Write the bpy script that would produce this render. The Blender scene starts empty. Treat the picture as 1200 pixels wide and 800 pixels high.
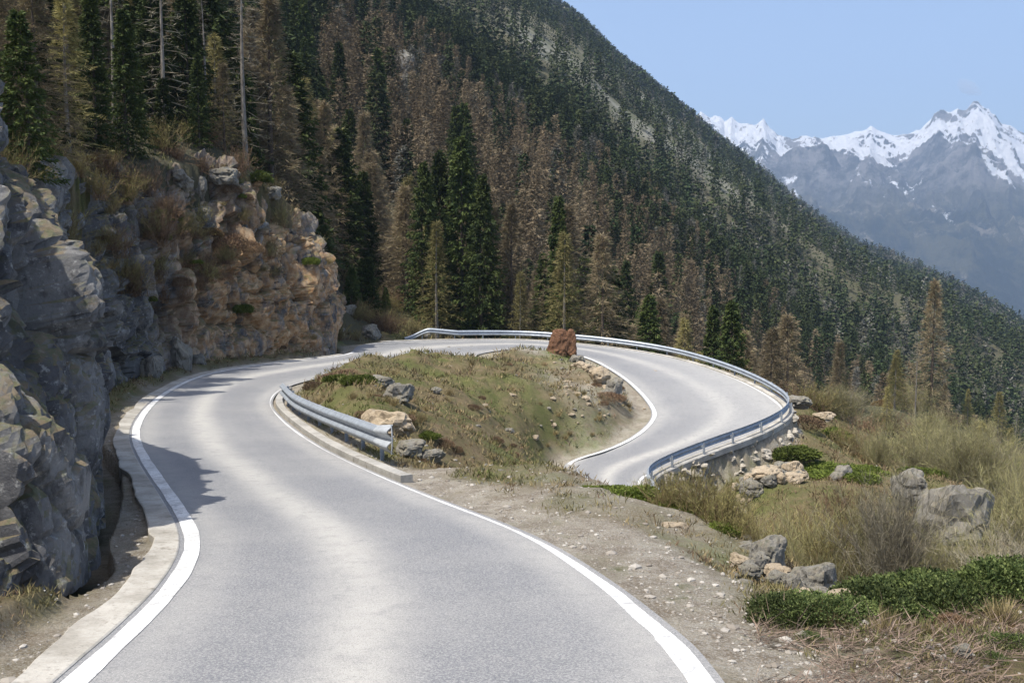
import bpy, bmesh, math, random
import numpy as np
from mathutils import Vector, kdtree

S = bpy.context.scene
COL = S.collection
R_ = math.radians

# ------------------------------------------------------------------ camera
FPX, HOR, CAMZ = 1150.0, 300.0, 3.7
PITCH = math.atan((400 - HOR) / FPX)
cd = bpy.data.cameras.new('camera')
cam = bpy.data.objects.new('camera', cd)
COL.objects.link(cam)
cam.location = (0, 0, CAMZ)
cam.rotation_euler = (math.pi / 2 - PITCH, 0, 0)
cd.sensor_width = 36
cd.lens = 36 * FPX / 1200
cd.clip_start = 0.1
cd.clip_end = 40000
S.camera = cam

# ------------------------------------------------------------------ world, sun, exposure
SUN_AZ = math.atan2(-0.80, -0.55)       # direction towards the sun, seen from above (x, y)
SUN_EL = R_(64)
w = bpy.data.worlds.new('World'); S.world = w; w.use_nodes = True
wn = w.node_tree; wn.nodes.clear()
wo = wn.nodes.new('ShaderNodeOutputWorld'); bg = wn.nodes.new('ShaderNodeBackground')
sk = wn.nodes.new('ShaderNodeTexSky'); sk.sky_type = 'NISHITA'; sk.sun_disc = False
sk.sun_elevation = SUN_EL; sk.sun_rotation = SUN_AZ % (2 * math.pi)
sk.altitude = 1200; sk.air_density = 1.0; sk.dust_density = 7.0; sk.ozone_density = 1.3
wn.links.new(sk.outputs[0], bg.inputs[0]); bg.inputs[1].default_value = 0.15
wn.links.new(bg.outputs[0], wo.inputs[0])
sl = bpy.data.lights.new('sun', 'SUN'); sl.energy = 4.6; sl.angle = R_(0.53); sl.color = (1.0, 0.95, 0.87)
so = bpy.data.objects.new('sun', sl); COL.objects.link(so)
sdir = Vector((math.sin(SUN_AZ) * math.cos(SUN_EL), math.cos(SUN_AZ) * math.cos(SUN_EL), math.sin(SUN_EL)))
so.rotation_euler = sdir.to_track_quat('Z', 'Y').to_euler()
so.location = (-20, -20, 40)
S.view_settings.view_transform = 'Standard'; S.view_settings.look = 'None'
S.view_settings.exposure = 0.70; S.view_settings.gamma = 1.0
S.view_settings.use_curve_mapping = False
S.cycles.max_bounces = 5; S.cycles.diffuse_bounces = 2; S.cycles.glossy_bounces = 2
S.cycles.volume_bounces = 0; S.cycles.transparent_max_bounces = 4
S.cycles.use_denoising = True

# ------------------------------------------------------------------ picture-to-world measuring
def ray(px, py):
    a = (px - 600) / FPX; b = -(py - 400) / FPX
    return np.array([a, math.cos(PITCH) + b * math.sin(PITCH), -math.sin(PITCH) + b * math.cos(PITCH)])
def at(px, py, D):
    d = ray(px, py); t = D / d[1]
    return np.array([d[0] * t, D, CAMZ + d[2] * t])
def at_z(px, py, z):
    d = ray(px, py); t = (z - CAMZ) / d[2]
    return np.array([d[0] * t, d[1] * t, z])

# ------------------------------------------------------------------ numpy noise
def _h(ix, iy, iz, s):
    n = (ix.astype(np.int64) * 374761393 + iy.astype(np.int64) * 668265263 + iz.astype(np.int64) * 2147483647 + s * 1274126177) & 0xFFFFFFFF
    n = ((n ^ (n >> 13)) * 1274126177) & 0xFFFFFFFF
    n = ((n ^ (n >> 16)) * 2246822519) & 0xFFFFFFFF
    return ((n ^ (n >> 15)) & 0xFFFFFF) / float(0xFFFFFF)
def vnoise(P, s=0):
    i = np.floor(P); f = P - i; u = f * f * (3 - 2 * f); i = i.astype(np.int64)
    r = 0
    for dx in (0, 1):
        for dy in (0, 1):
            for dz in (0, 1):
                wgt = (u[:, 0] if dx else 1 - u[:, 0]) * (u[:, 1] if dy else 1 - u[:, 1]) * (u[:, 2] if dz else 1 - u[:, 2])
                r = r + wgt * _h(i[:, 0] + dx, i[:, 1] + dy, i[:, 2] + dz, s)
    return r * 2 - 1
def fbm(P, octv=4, s=0, gain=.5, ridged=False):
    P = np.asarray(P, float); a = 1.; t = 0.; r = np.zeros(len(P))
    for k in range(octv):
        n = vnoise(P * 2.03 ** k + 17.3 * k, s + k)
        if ridged: n = 1 - 2 * np.abs(n)
        r += a * n; t += a; a *= gain
    return r / t
def xy3(x, y, k=1.0):
    return np.stack([x * k, y * k, np.zeros_like(x)], 1)
def blocks(P, s, seed, tilt=.5):
    """faceted rock: each Voronoi cell is a tilted plane, so neighbours meet in steps and cracks"""
    Q = P / s; c = np.floor(Q).astype(np.int64)
    best = np.full(len(P), 9e9); out = np.zeros(len(P)); sec = np.full(len(P), 9e9)
    for dx in (-1, 0, 1):
        for dy in (-1, 0, 1):
            for dz in (-1, 0, 1):
                a, b, e = c[:, 0] + dx, c[:, 1] + dy, c[:, 2] + dz
                fx = a + _h(a, b, e, seed); fy = b + _h(a, b, e, seed + 1); fz = e + _h(a, b, e, seed + 2)
                vx, vy, vz = Q[:, 0] - fx, Q[:, 1] - fy, Q[:, 2] - fz
                d = vx * vx + vy * vy + vz * vz
                v = (_h(a, b, e, seed + 3) - .5) + 2 * tilt * (vx * (_h(a, b, e, seed + 4) - .5) + vy * (_h(a, b, e, seed + 5) - .5) + vz * (_h(a, b, e, seed + 6) - .5)) * 1.6
                m = d < best
                sec = np.where(m, best, np.minimum(sec, d)); out = np.where(m, v, out); best = np.where(m, d, best)
    crack = np.clip((np.sqrt(sec) - np.sqrt(best)) * 5, 0, 1)
    return out - .50 * (1 - crack)
def sst(a, b, x):
    t = np.clip((x - a) / (b - a), 0, 1); return t * t * (3 - 2 * t)

# ------------------------------------------------------------------ mesh helpers
def mesh(name, V, F, mats, smooth=False, attrs=None, mi=None, uv=None):
    V = np.asarray(V, np.float32); F = np.asarray(F, np.int32)
    me = bpy.data.meshes.new(name)
    n, k = F.shape
    me.vertices.add(len(V)); me.vertices.foreach_set('co', V.ravel())
    me.loops.add(n * k); me.loops.foreach_set('vertex_index', F.ravel())
    me.polygons.add(n); me.polygons.foreach_set('loop_start', np.arange(0, n * k, k, dtype=np.int32))
    me.polygons.foreach_set('loop_total', np.full(n, k, np.int32))
    me.polygons.foreach_set('use_smooth', np.full(n, smooth, bool))
    for m in (mats if isinstance(mats, (list, tuple)) else [mats]): me.materials.append(m)
    if mi is not None: me.polygons.foreach_set('material_index', np.asarray(mi, np.int32))
    me.update(calc_edges=True)
    for an, av in (attrs or {}).items():
        av = np.asarray(av, np.float32)
        if av.ndim == 1:
            a = me.attributes.new(an, 'FLOAT', 'POINT'); a.data.foreach_set('value', av)
        else:
            a = me.attributes.new(an, 'FLOAT_COLOR', 'POINT')
            c = np.ones((len(V), 4), np.float32); c[:, :av.shape[1]] = av; a.data.foreach_set('color', c.ravel())
    return me
def obj(name, me, parent=None, **props):
    o = bpy.data.objects.new(name, me); COL.objects.link(o)
    if parent is not None: o.parent = parent
    for k, v in props.items(): o[k] = v
    return o
def thing(name, loc, label, cat, group=None, me=None, rz=0.0, sc=1.0):
    o = bpy.data.objects.new(name, me); COL.objects.link(o)
    o.location = loc; o.rotation_euler = (0, 0, rz)
    o.scale = (sc, sc, sc) if isinstance(sc, (int, float)) else sc
    o['label'] = label; o['category'] = cat
    if group: o['group'] = group
    return o
def grid_faces(nr, nc):
    i = np.arange(nr - 1)[:, None] * nc + np.arange(nc - 1)[None]
    i = i.ravel(); return np.stack([i, i + 1, i + nc + 1, i + nc], 1)
def catmull(P, n):
    P = np.asarray(P, float); Q = np.vstack([2 * P[0] - P[1], P, 2 * P[-1] - P[-2]]); out = []
    t = (np.arange(n) / n)[:, None]
    for i in range(1, len(Q) - 2):
        a, b, c, d = Q[i - 1:i + 3]
        out.append(.5 * ((2 * b) + (c - a) * t + (2 * a - 5 * b + 4 * c - d) * t ** 2 + (-a + 3 * b - 3 * c + d) * t ** 3))
    out.append(P[-1:]); return np.vstack(out)
def resample(P, step):
    s = np.r_[0, np.cumsum(np.linalg.norm(np.diff(P, axis=0), axis=1))]
    n = max(2, int(s[-1] / step) + 1); t = np.linspace(0, s[-1], n)
    return np.stack([np.interp(t, s, P[:, k]) for k in range(P.shape[1])], 1)
def normals2d(P):
    T = np.gradient(P[:, :2], axis=0); T /= np.linalg.norm(T, axis=1)[:, None] + 1e-9
    return np.stack([-T[:, 1], T[:, 0]], 1)      # left of travel
def kites(P, D, W):
    """one four-cornered sliver per point: P base, D length vector, W half-width vector"""
    n = len(P); V = np.empty((n, 4, 3)); V[:, 0] = P; V[:, 1] = P + D * .45 + W; V[:, 2] = P + D; V[:, 3] = P + D * .45 - W
    return V.reshape(-1, 3), np.arange(n * 4).reshape(n, 4)
def unit(v): return v / (np.linalg.norm(v, axis=-1, keepdims=True) + 1e-9)
def tube(P, r, k=6):
    P = np.asarray(P, float); n = len(P); r = np.broadcast_to(np.asarray(r, float), (n,))
    T = unit(np.gradient(P, axis=0)); up = np.where(np.abs(T[:, 2:3]) > .9, [[1, 0, 0]], [[0, 0, 1]])
    A = unit(np.cross(T, up)); B = np.cross(T, A)
    a = np.arange(k) * 2 * math.pi / k
    V = (P[:, None] + r[:, None, None] * (np.cos(a)[None, :, None] * A[:, None] + np.sin(a)[None, :, None] * B[:, None])).reshape(-1, 3)
    i = np.arange(n - 1)[:, None] * k; j = np.arange(k)[None]; j2 = (j + 1) % k
    F = np.stack([i + j, i + j2, i + k + j2, i + k + j], -1).reshape(-1, 4)
    return V, F
def join(parts):
    Vs, Fs, o = [], [], 0
    for V, F in parts:
        Vs.append(V); Fs.append(np.asarray(F) + o); o += len(V)
    return np.vstack(Vs), np.vstack(Fs)

# ------------------------------------------------------------------ materials
class NB:
    def __init__(s, name):
        s.m = bpy.data.materials.new(name); s.m.use_nodes = True; s.t = s.m.node_tree; s.t.nodes.clear()
        s.o = s.t.nodes.new('ShaderNodeOutputMaterial'); s.b = s.t.nodes.new('ShaderNodeBsdfPrincipled')
        s.t.links.new(s.b.outputs[0], s.o.inputs[0]); s.co = None
        s.b.inputs['Roughness'].default_value = .9; s.b.inputs['Specular IOR Level'].default_value = .25
    def put(s, sock, v):
        if hasattr(v, 'is_output'): s.t.links.new(v, sock)
        elif isinstance(v, (tuple, list)): sock.default_value = tuple(v) + ((1,) if len(v) == 3 and len(sock.default_value) == 4 else ())
        else: sock.default_value = v
    def pos(s):
        if s.co is None:
            g = s.t.nodes.new('ShaderNodeNewGeometry'); s.g = g; s.co = g.outputs['Position']
        return s.co
    def objco(s): return s.t.nodes.new('ShaderNodeTexCoord').outputs['Object']
    def nz(s):
        s.pos(); x = s.t.nodes.new('ShaderNodeSeparateXYZ'); s.put(x.inputs[0], s.g.outputs['Normal']); return x.outputs[2]
    def noise(s, sc, det=4, rough=.6, co=None, stretch=None, dist=0):
        n = s.t.nodes.new('ShaderNodeTexNoise'); n.inputs['Scale'].default_value = sc
        n.inputs['Detail'].default_value = det; n.inputs['Roughness'].default_value = rough; n.inputs['Distortion'].default_value = dist
        c = co if co is not None else s.pos()
        if stretch:
            mp = s.t.nodes.new('ShaderNodeMapping'); mp.inputs['Scale'].default_value = stretch; s.put(mp.inputs[0], c); c = mp.outputs[0]
        s.put(n.inputs['Vector'], c); return n.outputs[0]
    def vor(s, sc, feat='F1', co=None, out=0):
        n = s.t.nodes.new('ShaderNodeTexVoronoi'); n.feature = feat; n.inputs['Scale'].default_value = sc
        s.put(n.inputs['Vector'], co if co is not None else s.pos()); return n.outputs[out]
    def attr(s, name, out='Fac'):
        n = s.t.nodes.new('ShaderNodeAttribute'); n.attribute_name = name; return n.outputs[out]
    def rgb(s, c):
        n = s.t.nodes.new('ShaderNodeSeparateColor'); s.put(n.inputs[0], c); return n.outputs
    def rnd(s): return s.t.nodes.new('ShaderNodeObjectInfo').outputs['Random']
    def mth(s, op, a, b=0.0, c=0.0, clamp=False):
        n = s.t.nodes.new('ShaderNodeMath'); n.operation = op; n.use_clamp = clamp
        s.put(n.inputs[0], a); s.put(n.inputs[1], b); s.put(n.inputs[2], c); return n.outputs[0]
    def ramp(s, v, lo, hi, a=0.0, b=1.0):
        n = s.t.nodes.new('ShaderNodeMapRange'); n.interpolation_type = 'SMOOTHSTEP'
        s.put(n.inputs[0], v)
        for k, q in zip((1, 2, 3, 4), (lo, hi, a, b)): n.inputs[k].default_value = q
        return n.outputs[0]
    def mix(s, f, a, b):
        n = s.t.nodes.new('ShaderNodeMix'); n.data_type = 'RGBA'
        s.put(n.inputs[0], f); s.put(n.inputs[6], a); s.put(n.inputs[7], b); return n.outputs[2]
    def mul(s, c, f):
        n = s.t.nodes.new('ShaderNodeVectorMath'); n.operation = 'SCALE'
        s.put(n.inputs[0], c); s.put(n.inputs[3], f); return n.outputs[0]
    def bump(s, h, st=.5, d=.05):
        n = s.t.nodes.new('ShaderNodeBump'); n.inputs['Strength'].default_value = st; n.inputs['Distance'].default_value = d
        s.put(n.inputs['Height'], h); s.t.links.new(n.outputs[0], s.b.inputs['Normal'])
    def done(s, col, rough=None, metal=None, spec=None):
        s.put(s.b.inputs['Base Color'], col)
        if rough is not None: s.put(s.b.inputs['Roughness'], rough)
        if metal is not None: s.put(s.b.inputs['Metallic'], metal)
        if spec is not None: s.b.inputs['Specular IOR Level'].default_value = spec
        return s.m

def leafy(name, a, b, sc=1.2, trans=.25, tint=None, randamt=.35, c3=None):
    """foliage and twigs: colour varies per clump (noise) and per plant (object random or tint attribute)"""
    n = NB(name); co = n.objco()
    c = n.mix(n.ramp(n.noise(sc, 3, co=co), .35, .65), a, b)
    c = n.mix(n.ramp(n.noise(sc * 7, 2, co=co), .45, .75, 0, .6), c, c3 or tuple(min(1, q * 1.6) for q in b))
    r = n.attr(tint) if tint else n.rnd()
    c = n.mul(c, n.mth('MULTIPLY_ADD', r, 2 * randamt, 1 - randamt))
    n.done(c, rough=.75, spec=.2)
    if trans:
        tr = n.t.nodes.new('ShaderNodeBsdfTranslucent'); n.put(tr.inputs[0], c)
        mx = n.t.nodes.new('ShaderNodeMixShader'); mx.inputs[0].default_value = trans
        n.t.links.new(n.b.outputs[0], mx.inputs[1]); n.t.links.new(tr.outputs[0], mx.inputs[2]); n.t.links.new(mx.outputs[0], n.o.inputs[0])
    return n.m

def rocky(name, a, b, lich=.5, stain=None, moss=.5, co_obj=False, sc=1.0):
    n = NB(name); co = n.objco() if co_obj else n.pos()
    c = n.mix(n.ramp(n.noise(.5 * sc, 5, .65, co), .35, .65), a, b)
    c = n.mix(n.ramp(n.noise(3.1 * sc, 5, .7, co, (1, 1, .5)), .48, .66, 0, .75), c, tuple(q * .42 for q in a))
    c = n.mix(n.ramp(n.noise(7 * sc, 4, .7, co), .56, .68, 0, lich), c, (.46, .46, .43))
    c = n.mix(n.ramp(n.noise(26 * sc, 3, .7, co), .5, .75, 0, .55), c, tuple(q * .5 for q in b))
    if stain:
        s1 = n.mth('MULTIPLY', n.attr('stain'), n.ramp(n.noise(.9, 5, .7, co, (1, 1, .45)), .36, .56), clamp=True)
        c = n.mix(s1, c, n.mix(n.ramp(n.noise(2.7, 4, .6, co), .35, .65), (.46, .33, .20), (.31, .175, .08)))
    if moss:
        g = n.mth('MULTIPLY', n.ramp(n.nz(), .28, .6), n.ramp(n.noise(1.7 * sc, 4, .7, co), .36, .54), clamp=True)
        g = n.mth('MULTIPLY', g, moss)
        c = n.mix(g, c, n.mix(n.ramp(n.noise(6 * sc, 3, co=co), .4, .6), (.17, .125, .065), (.11, .11, .04)))
    n.bump(n.noise(16 * sc, 6, .75, co), .6, .06)
    return n.done(c, rough=.88)

def mk_asphalt():
    n = NB('asphalt'); P = n.pos()
    u = n.attr('u'); v = n.attr('v')
    blue = (.148, .153, .166); pale = (.40, .385, .35)
    wob = n.mth('MULTIPLY_ADD', n.noise(.10, 3), .10, -.05)
    uu = n.mth('ADD', u, wob)
    def band(c, wd):
        return n.ramp(n.mth('ABSOLUTE', n.mth('SUBTRACT', uu, c)), wd, 0.0)
    streak = n.mth('MAXIMUM', n.mth('MAXIMUM', band(.44, .15), n.mth('MULTIPLY', band(.93, .12), .55)), n.mth('MULTIPLY', band(.10, .10), .35))
    c = n.mix(n.ramp(n.noise(.35, 4), .3, .7), blue, (.215, .215, .215))
    c = n.mix(n.mth('MULTIPLY', streak, n.ramp(n.noise(.6, 4), .2, .6, .62, 1)), c, pale)
    trk = n.mth('MAXIMUM', band(.24, .10), band(.70, .12)); c = n.mix(n.mth('MULTIPLY', trk, .32), c, (.125, .13, .142))
    c = n.mix(n.attr('pale_zone'), c, (.34, .335, .32))
    c = n.mix(n.ramp(n.noise(3.2, 5, .7), .45, .7, 0, .35), c, (.12, .125, .135))
    c = n.mix(n.ramp(n.noise(40, 3, .8), .42, .62, 0, .55), c, (.42, .41, .38))
    c = n.mix(n.ramp(n.noise(85, 2, .8), .5, .66, 0, .6), c, (.055, .057, .065))
    n.bump(n.noise(70, 3, .7), .35, .02)
    return n.done(c, rough=.82, spec=.35)
def mk_paint():
    n = NB('white_paint'); f = n.mth('MAXIMUM', n.ramp(n.noise(7, 6, .8), .50, .62, 0, .7), n.ramp(n.noise(38, 3, .8), .50, .60, 0, .55))
    c = n.mix(n.ramp(n.noise(1.2, 4), .35, .7), (.76, .76, .74), (.56, .55, .52))
    c = n.mix(f, c, (.22, .22, .22)); return n.done(c, rough=.6)
def mk_concrete(name='concrete', a=(.40, .385, .35), b=(.27, .26, .235)):
    n = NB(name); c = n.mix(n.ramp(n.noise(.9, 5, .7), .35, .65), a, b)
    c = n.mix(n.ramp(n.noise(14, 4, .8), .5, .7, 0, .5), c, (.15, .14, .12))
    c = n.mix(n.ramp(n.noise(2.5, 4, .7), .6, .7, 0, .6), c, (.13, .11, .08))
    n.bump(n.noise(22, 5, .7), .4, .03); return n.done(c, rough=.9)
def mk_ground():
    n = NB('ground'); m = n.rgb(n.attr('mask', 'Color')); far = n.attr('far')
    dry = n.mix(n.ramp(n.noise(1.3, 5, .7), .35, .65), (.195, .15, .085), (.105, .095, .045))
    dry = n.mix(n.ramp(n.noise(6, 5, .75), .45, .65, 0, .7), dry, (.13, .09, .06))
    dry = n.mix(n.ramp(n.noise(.45, 4, .6), .48, .62, 0, .65), dry, (.085, .10, .03))
    dry = n.mix(n.ramp(n.noise(24, 4, .8), .55, .7, 0, .7), dry, (.30, .24, .15))
    c = n.mix(n.mth('MULTIPLY', m[1], n.ramp(n.noise(1.6, 4, .7), .3, .6), clamp=True), dry, n.mix(n.ramp(n.noise(9, 3), .4, .6), (.085, .12, .025), (.15, .17, .05)))
    grav = n.mix(n.ramp(n.noise(2.2, 5, .7), .38, .62), (.40, .36, .29), (.22, .18, .13))
    grav = n.mix(n.ramp(n.noise(30, 4, .8), .48, .62, 0, .8), grav, (.50, .48, .44))
    grav = n.mix(n.ramp(n.noise(48, 3, .8), .52, .66, 0, .8), grav, (.11, .095, .075))
    c = n.mix(n.mth('MULTIPLY', m[0], n.ramp(n.noise(1.1, 5, .75), .22, .5), clamp=True), c, grav)
    rk = n.mix(n.ramp(n.noise(.06, 6, .75), .4, .6), (.20, .195, .16), (.10, .105, .065))
    c = n.mix(m[2], c, rk)
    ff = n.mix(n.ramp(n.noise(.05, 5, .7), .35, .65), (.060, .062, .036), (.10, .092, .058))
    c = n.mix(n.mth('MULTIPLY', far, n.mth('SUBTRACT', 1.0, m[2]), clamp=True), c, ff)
    h = n.mth('ADD', n.noise(9, 6, .8), n.mth('MULTIPLY', n.noise(40, 4, .8), .35))
    n.bump(h, .9, .10)
    return n.done(c, rough=.95, spec=.1)
def mk_mount():
    n = NB('mountain_rock_and_snow'); z = n.attr('hgt'); P = n.pos()
    rk = n.mix(n.ramp(n.noise(.006, 9, .75), .40, .60), (.26, .25, .24), (.06, .065, .06))
    lowf = n.ramp(z, 150, 480, 1, 0)
    fr = n.mix(n.ramp(n.noise(.004, 9, .75), .42, .58), (.018, .028, .020), (.085, .085, .05))
    fr = n.mix(n.ramp(n.noise(.0016, 8, .75, dist=1.0), .56, .62, 0, .8), fr, (.27, .24, .19))
    c = n.mix(lowf, rk, fr)
    sn = n.mth('ADD', n.attr('snow'), n.mth('MULTIPLY_ADD', n.noise(.011, 9, .8), 1.1, -.55))
    c = n.mix(n.ramp(sn, .44, .54), c, (.88, .90, .93))
    n.bump(n.noise(.012, 9, .8), 1.0, 60)
    return n.done(c, rough=.9, spec=.1)
def mk_steel(name, a, b):
    n = NB(name); c = n.mix(n.ramp(n.noise(3, 5, .7), .35, .65), a, b)
    c = n.mix(n.ramp(n.noise(11, 4, .7), .62, .72, 0, .4), c, (.20, .16, .12))
    return n.done(c, rough=n.ramp(n.noise(6, 3), .3, .7, .42, .62), metal=.35, spec=.5)

M_ASPH = mk_asphalt(); M_PAINT = mk_paint(); M_CONC = mk_concrete(); M_GROUND = mk_ground(); M_MOUNT = mk_mount()
M_STEEL = mk_steel('galvanised_steel', (.36, .40, .44), (.27, .30, .34)); M_STEELP = mk_steel('galvanised_steel_pale', (.50, .53, .55), (.40, .43, .46))  # second steel is a paler tone for the flared rail end
M_CLIFF = rocky('cliff_rock', (.080, .080, .085), (.215, .21, .20), .5, True, .7)
M_ROCK = rocky('boulder_rock', (.165, .155, .135), (.26, .245, .21), .3, None, .35, True)
M_BROWN = rocky('rusty_rock', (.11, .055, .03), (.19, .10, .055), .02, None, .0, True)
M_TAN = rocky('tan_rock', (.33, .26, .175), (.41, .34, .25), .25, None, .1, True)
M_WALLROCK = rocky('wall_stone', (.34, .30, .24), (.46, .42, .35), .4, None, 0)
def mk_bark(name, a, b):
    n = NB(name); co = n.objco(); c = n.mix(n.ramp(n.noise(3, 5, .7, co, (2, 2, .5)), .35, .65), a, b); return n.done(c, rough=.95)
M_BARK = mk_bark('bark', (.13, .11, .09), (.27, .25, .22)); M_BARKD = mk_bark('dark_bark', (.07, .055, .045), (.13, .105, .085))

# ================================================================== ROAD SHAPE
PAIRS = [((75, 800), (835, 800), 0), ((148, 735), (775, 735), -.17), ((200, 680), (705, 680), -.35), ((220, 632), (620, 628), -.6), ((200, 590), (510, 585), -.95),
         ((170, 545), (430, 552), -1.3), ((155, 512), (370, 522), -1.7), ((165, 485), (330, 492), -2.05), ((195, 458), (315, 472), -2.4),
         ((245, 437), (330, 455), -2.6), ((330, 424), (370, 443), -2.8), ((410, 415), (440, 430), -2.95), ((425, 403), (545, 421), -3.1),
         ((500, 399), (560, 414.5), -3.2), ((600, 398), (600, 409), -3.35), ((660, 402), (650, 411), -3.5), ((720, 408), (690, 420), -3.8),
         ((790, 420), (722, 437), -4.3), ((860, 443), (745, 455), -5), ((910, 470), (762, 475), -5.7), ((914, 488), (765, 490), -6.1),
         ((880, 508), (745, 510), -6.5), ((830, 526), (710, 527), -6.9), ((770, 550), (665, 542), -7.4)]
OUT = [(-4.2, -12, 1.3), (-3.7, -4, .9), (-3.55, 2, .45)] + [at_z(*o, z) for o, i, z in PAIRS] + [(6.3, 48.1, -7.7), (6.9, 44, -8.2), (8.8, 37, -8.9), (11.0, 28, -9.7), (14.5, 16, -10.8)]
INN = [(2.2, -12, 1.3), (2.05, -4, .9), (1.95, 2, .45)] + [at_z(*i, z) for o, i, z in PAIRS] + [(2.7, 48.8, -7.75), (3.2, 44, -8.2), (4.7, 37.5, -8.9), (6.2, 28, -9.7), (9.2, 15, -10.8)]
NSEG = 16
EO, EI = catmull(OUT, NSEG), catmull(INN, NSEG)
# smooth the outlines a little so that the kerb lines run as clean curves
def smooth(P, k):
    for _ in range(k): P[1:-1] = (P[:-2] + 2 * P[1:-1] + P[2:]) / 4
    return P
EO, EI = smooth(EO, 30), smooth(EI, 30)
NT = len(EO)
def TI(i): return (i + 3) * NSEG            # row of pair i
NA = 13
fr = np.linspace(0, 1, NA)[None, :, None]
LAT = EO[:, None] * (1 - fr) + EI[:, None] * fr
kd = kdtree.KDTree(NT * NA)
for k, p in enumerate(LAT.reshape(-1, 3)): kd.insert((p[0], p[1], 0), k)
kd.balance()
LATF = LAT.reshape(-1, 3)
SPACING = np.maximum(np.linalg.norm(np.gradient(LAT, axis=0)[..., :2], axis=-1), np.linalg.norm(LAT[:, :1, :2] - LAT[:, -1:, :2], axis=-1) / (NA - 1)).ravel()
def road_dist(x, y):
    d = np.full(len(x), 99.); z = np.zeros(len(x)); row = np.zeros(len(x), int); col = np.zeros(len(x), int)
    m = (np.abs(x) < 60) & (y > -30) & (y < 120)
    for k in np.nonzero(m)[0]:
        r = kd.find_n((x[k], y[k], 0), 3)
        i = r[0][1]; d[k] = max(0.0, r[0][2] - SPACING[i] * .5)
        ws = [1 / (q[2] + .02) for q in r]
        z[k] = sum(wg * LATF[q[1]][2] for wg, q in zip(ws, r)) / sum(ws)
        row[k] = i // NA; col[k] = i % NA
    return d, z, row, col

# the cliffs: foot and brow lines (foot x, y, z, brow x, y, z, forward bulge)
CLIFF = np.array([(-7.6, -8, 1.0, -12.5, -9, 6.0, .3), (-6.9, 1, .7, -11.8, 0, 5.4, .3), (-6.3, 6, .4, -11.2, 6, 5.2, .4), (-5.95, 9.5, .15, -10.6, 10.5, 6.2, .5), (-5.3, 12.4, -.15, -10.8, 14, 10.0, .6),
                  (-6.3, 15, -.5, -11.0, 17.5, 9.9, .85), (-7.9, 19.5, -1.0, -11.8, 21.5, 8.6, .85), (-9.7, 23.8, -1.3, -13.7, 25.6, 6.6, .7), (-12.4, 29.0, -1.7, -16, 30, 5.6, 0),
                  (-15.4, 34.5, -2.0, -18.6, 35.5, 6.4, 0), (-17.2, 41, -2.3, -20.0, 42.5, 7.3, .1), (-18.3, 48, -2.5, -20.6, 50, 7.7, .3), (-18.3, 55, -2.6, -19.9, 57, 8.7, .5),
                  (-16.2, 61.2, -2.8, -18.0, 63, 9.3, .8), (-13.3, 66.0, -2.9, -15.9, 68, 7.9, .8), (-12.1, 69.2, -2.95, -15.0, 71.5, 6.6, .6), (-13.4, 73, -3.0, -16, 74, 5.8, .4),
                  (-14.2, 78, -2.9, -17, 79, 4.0, .3), (-13.9, 83, -2.8, -16.4, 84, 1.8, .1), (-13.6, 87, -2.6, -14.4, 87.6, -1.4, 0)], float)
CL = catmull(CLIFF, 12)
_cn = normals2d(CLIFF)
BROWS = [(a[3], a[4], a[5] - .2) for a in CLIFF] + [(a[3] + n[0] * 6, a[4] + n[1] * 6, a[5] + 3.6) for a, n in zip(CLIFF, _cn)]
# ================================================================== LIE OF THE LAND
SKY = np.array([(-200, -560), (0, -440), (200, -300), (400, -160), (520, -78), (600, -22), (640, 5), (680, 30), (720, 68), (760, 100), (800, 132), (830, 158), (880, 196),
                (930, 236), (965, 262), (1000, 284), (1050, 305), (1100, 326), (1150, 352), (1200, 380), (1300, 440), (1500, 590)], float)
SKY = resample(catmull(SKY, 12), 6); SKY[:, 1] += 7
D0 = -46.0
def ridgeR(u): return 1500 + 250 * np.sin(u * 5 + 1)
def z_far(x, y):
    yy = np.maximum(y, 1.0); u = np.clip(x / yy, -.75, .8); px = 600 + FPX * u
    e = (HOR - np.interp(px, SKY[:, 0], SKY[:, 1])) / FPX
    R = ridgeR(u); y2 = np.clip(y, 0, R)
    z = CAMZ + y2 * (e - D0 / R) + D0 - np.maximum(y - R, 0) * .45
    left = x - u * yy
    z = z - left * np.where(left < 0, .62, .8)
    dist = np.sqrt(x * x + y * y)
    amp = sst(130, 500, dist) * (1 - .55 * sst(R * .8, R * .97, y))
    # gullies and ribs running down the slope, growing with size further out
    g = fbm(np.stack([x * .0016 + y * .0004, y * .006, x * 0], 1), 4, 5, ridged=True)
    z = z + amp * (g * 20 + fbm(xy3(x, y, .02), 4, 9) * 6)
    z = z + sst(R * .6, R, y) * fbm(xy3(x, y, .025), 3, 41) * 6
    return np.maximum(z, -360 + 20 * fbm(xy3(x, y, .002), 3, 77))
CT = []
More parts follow.
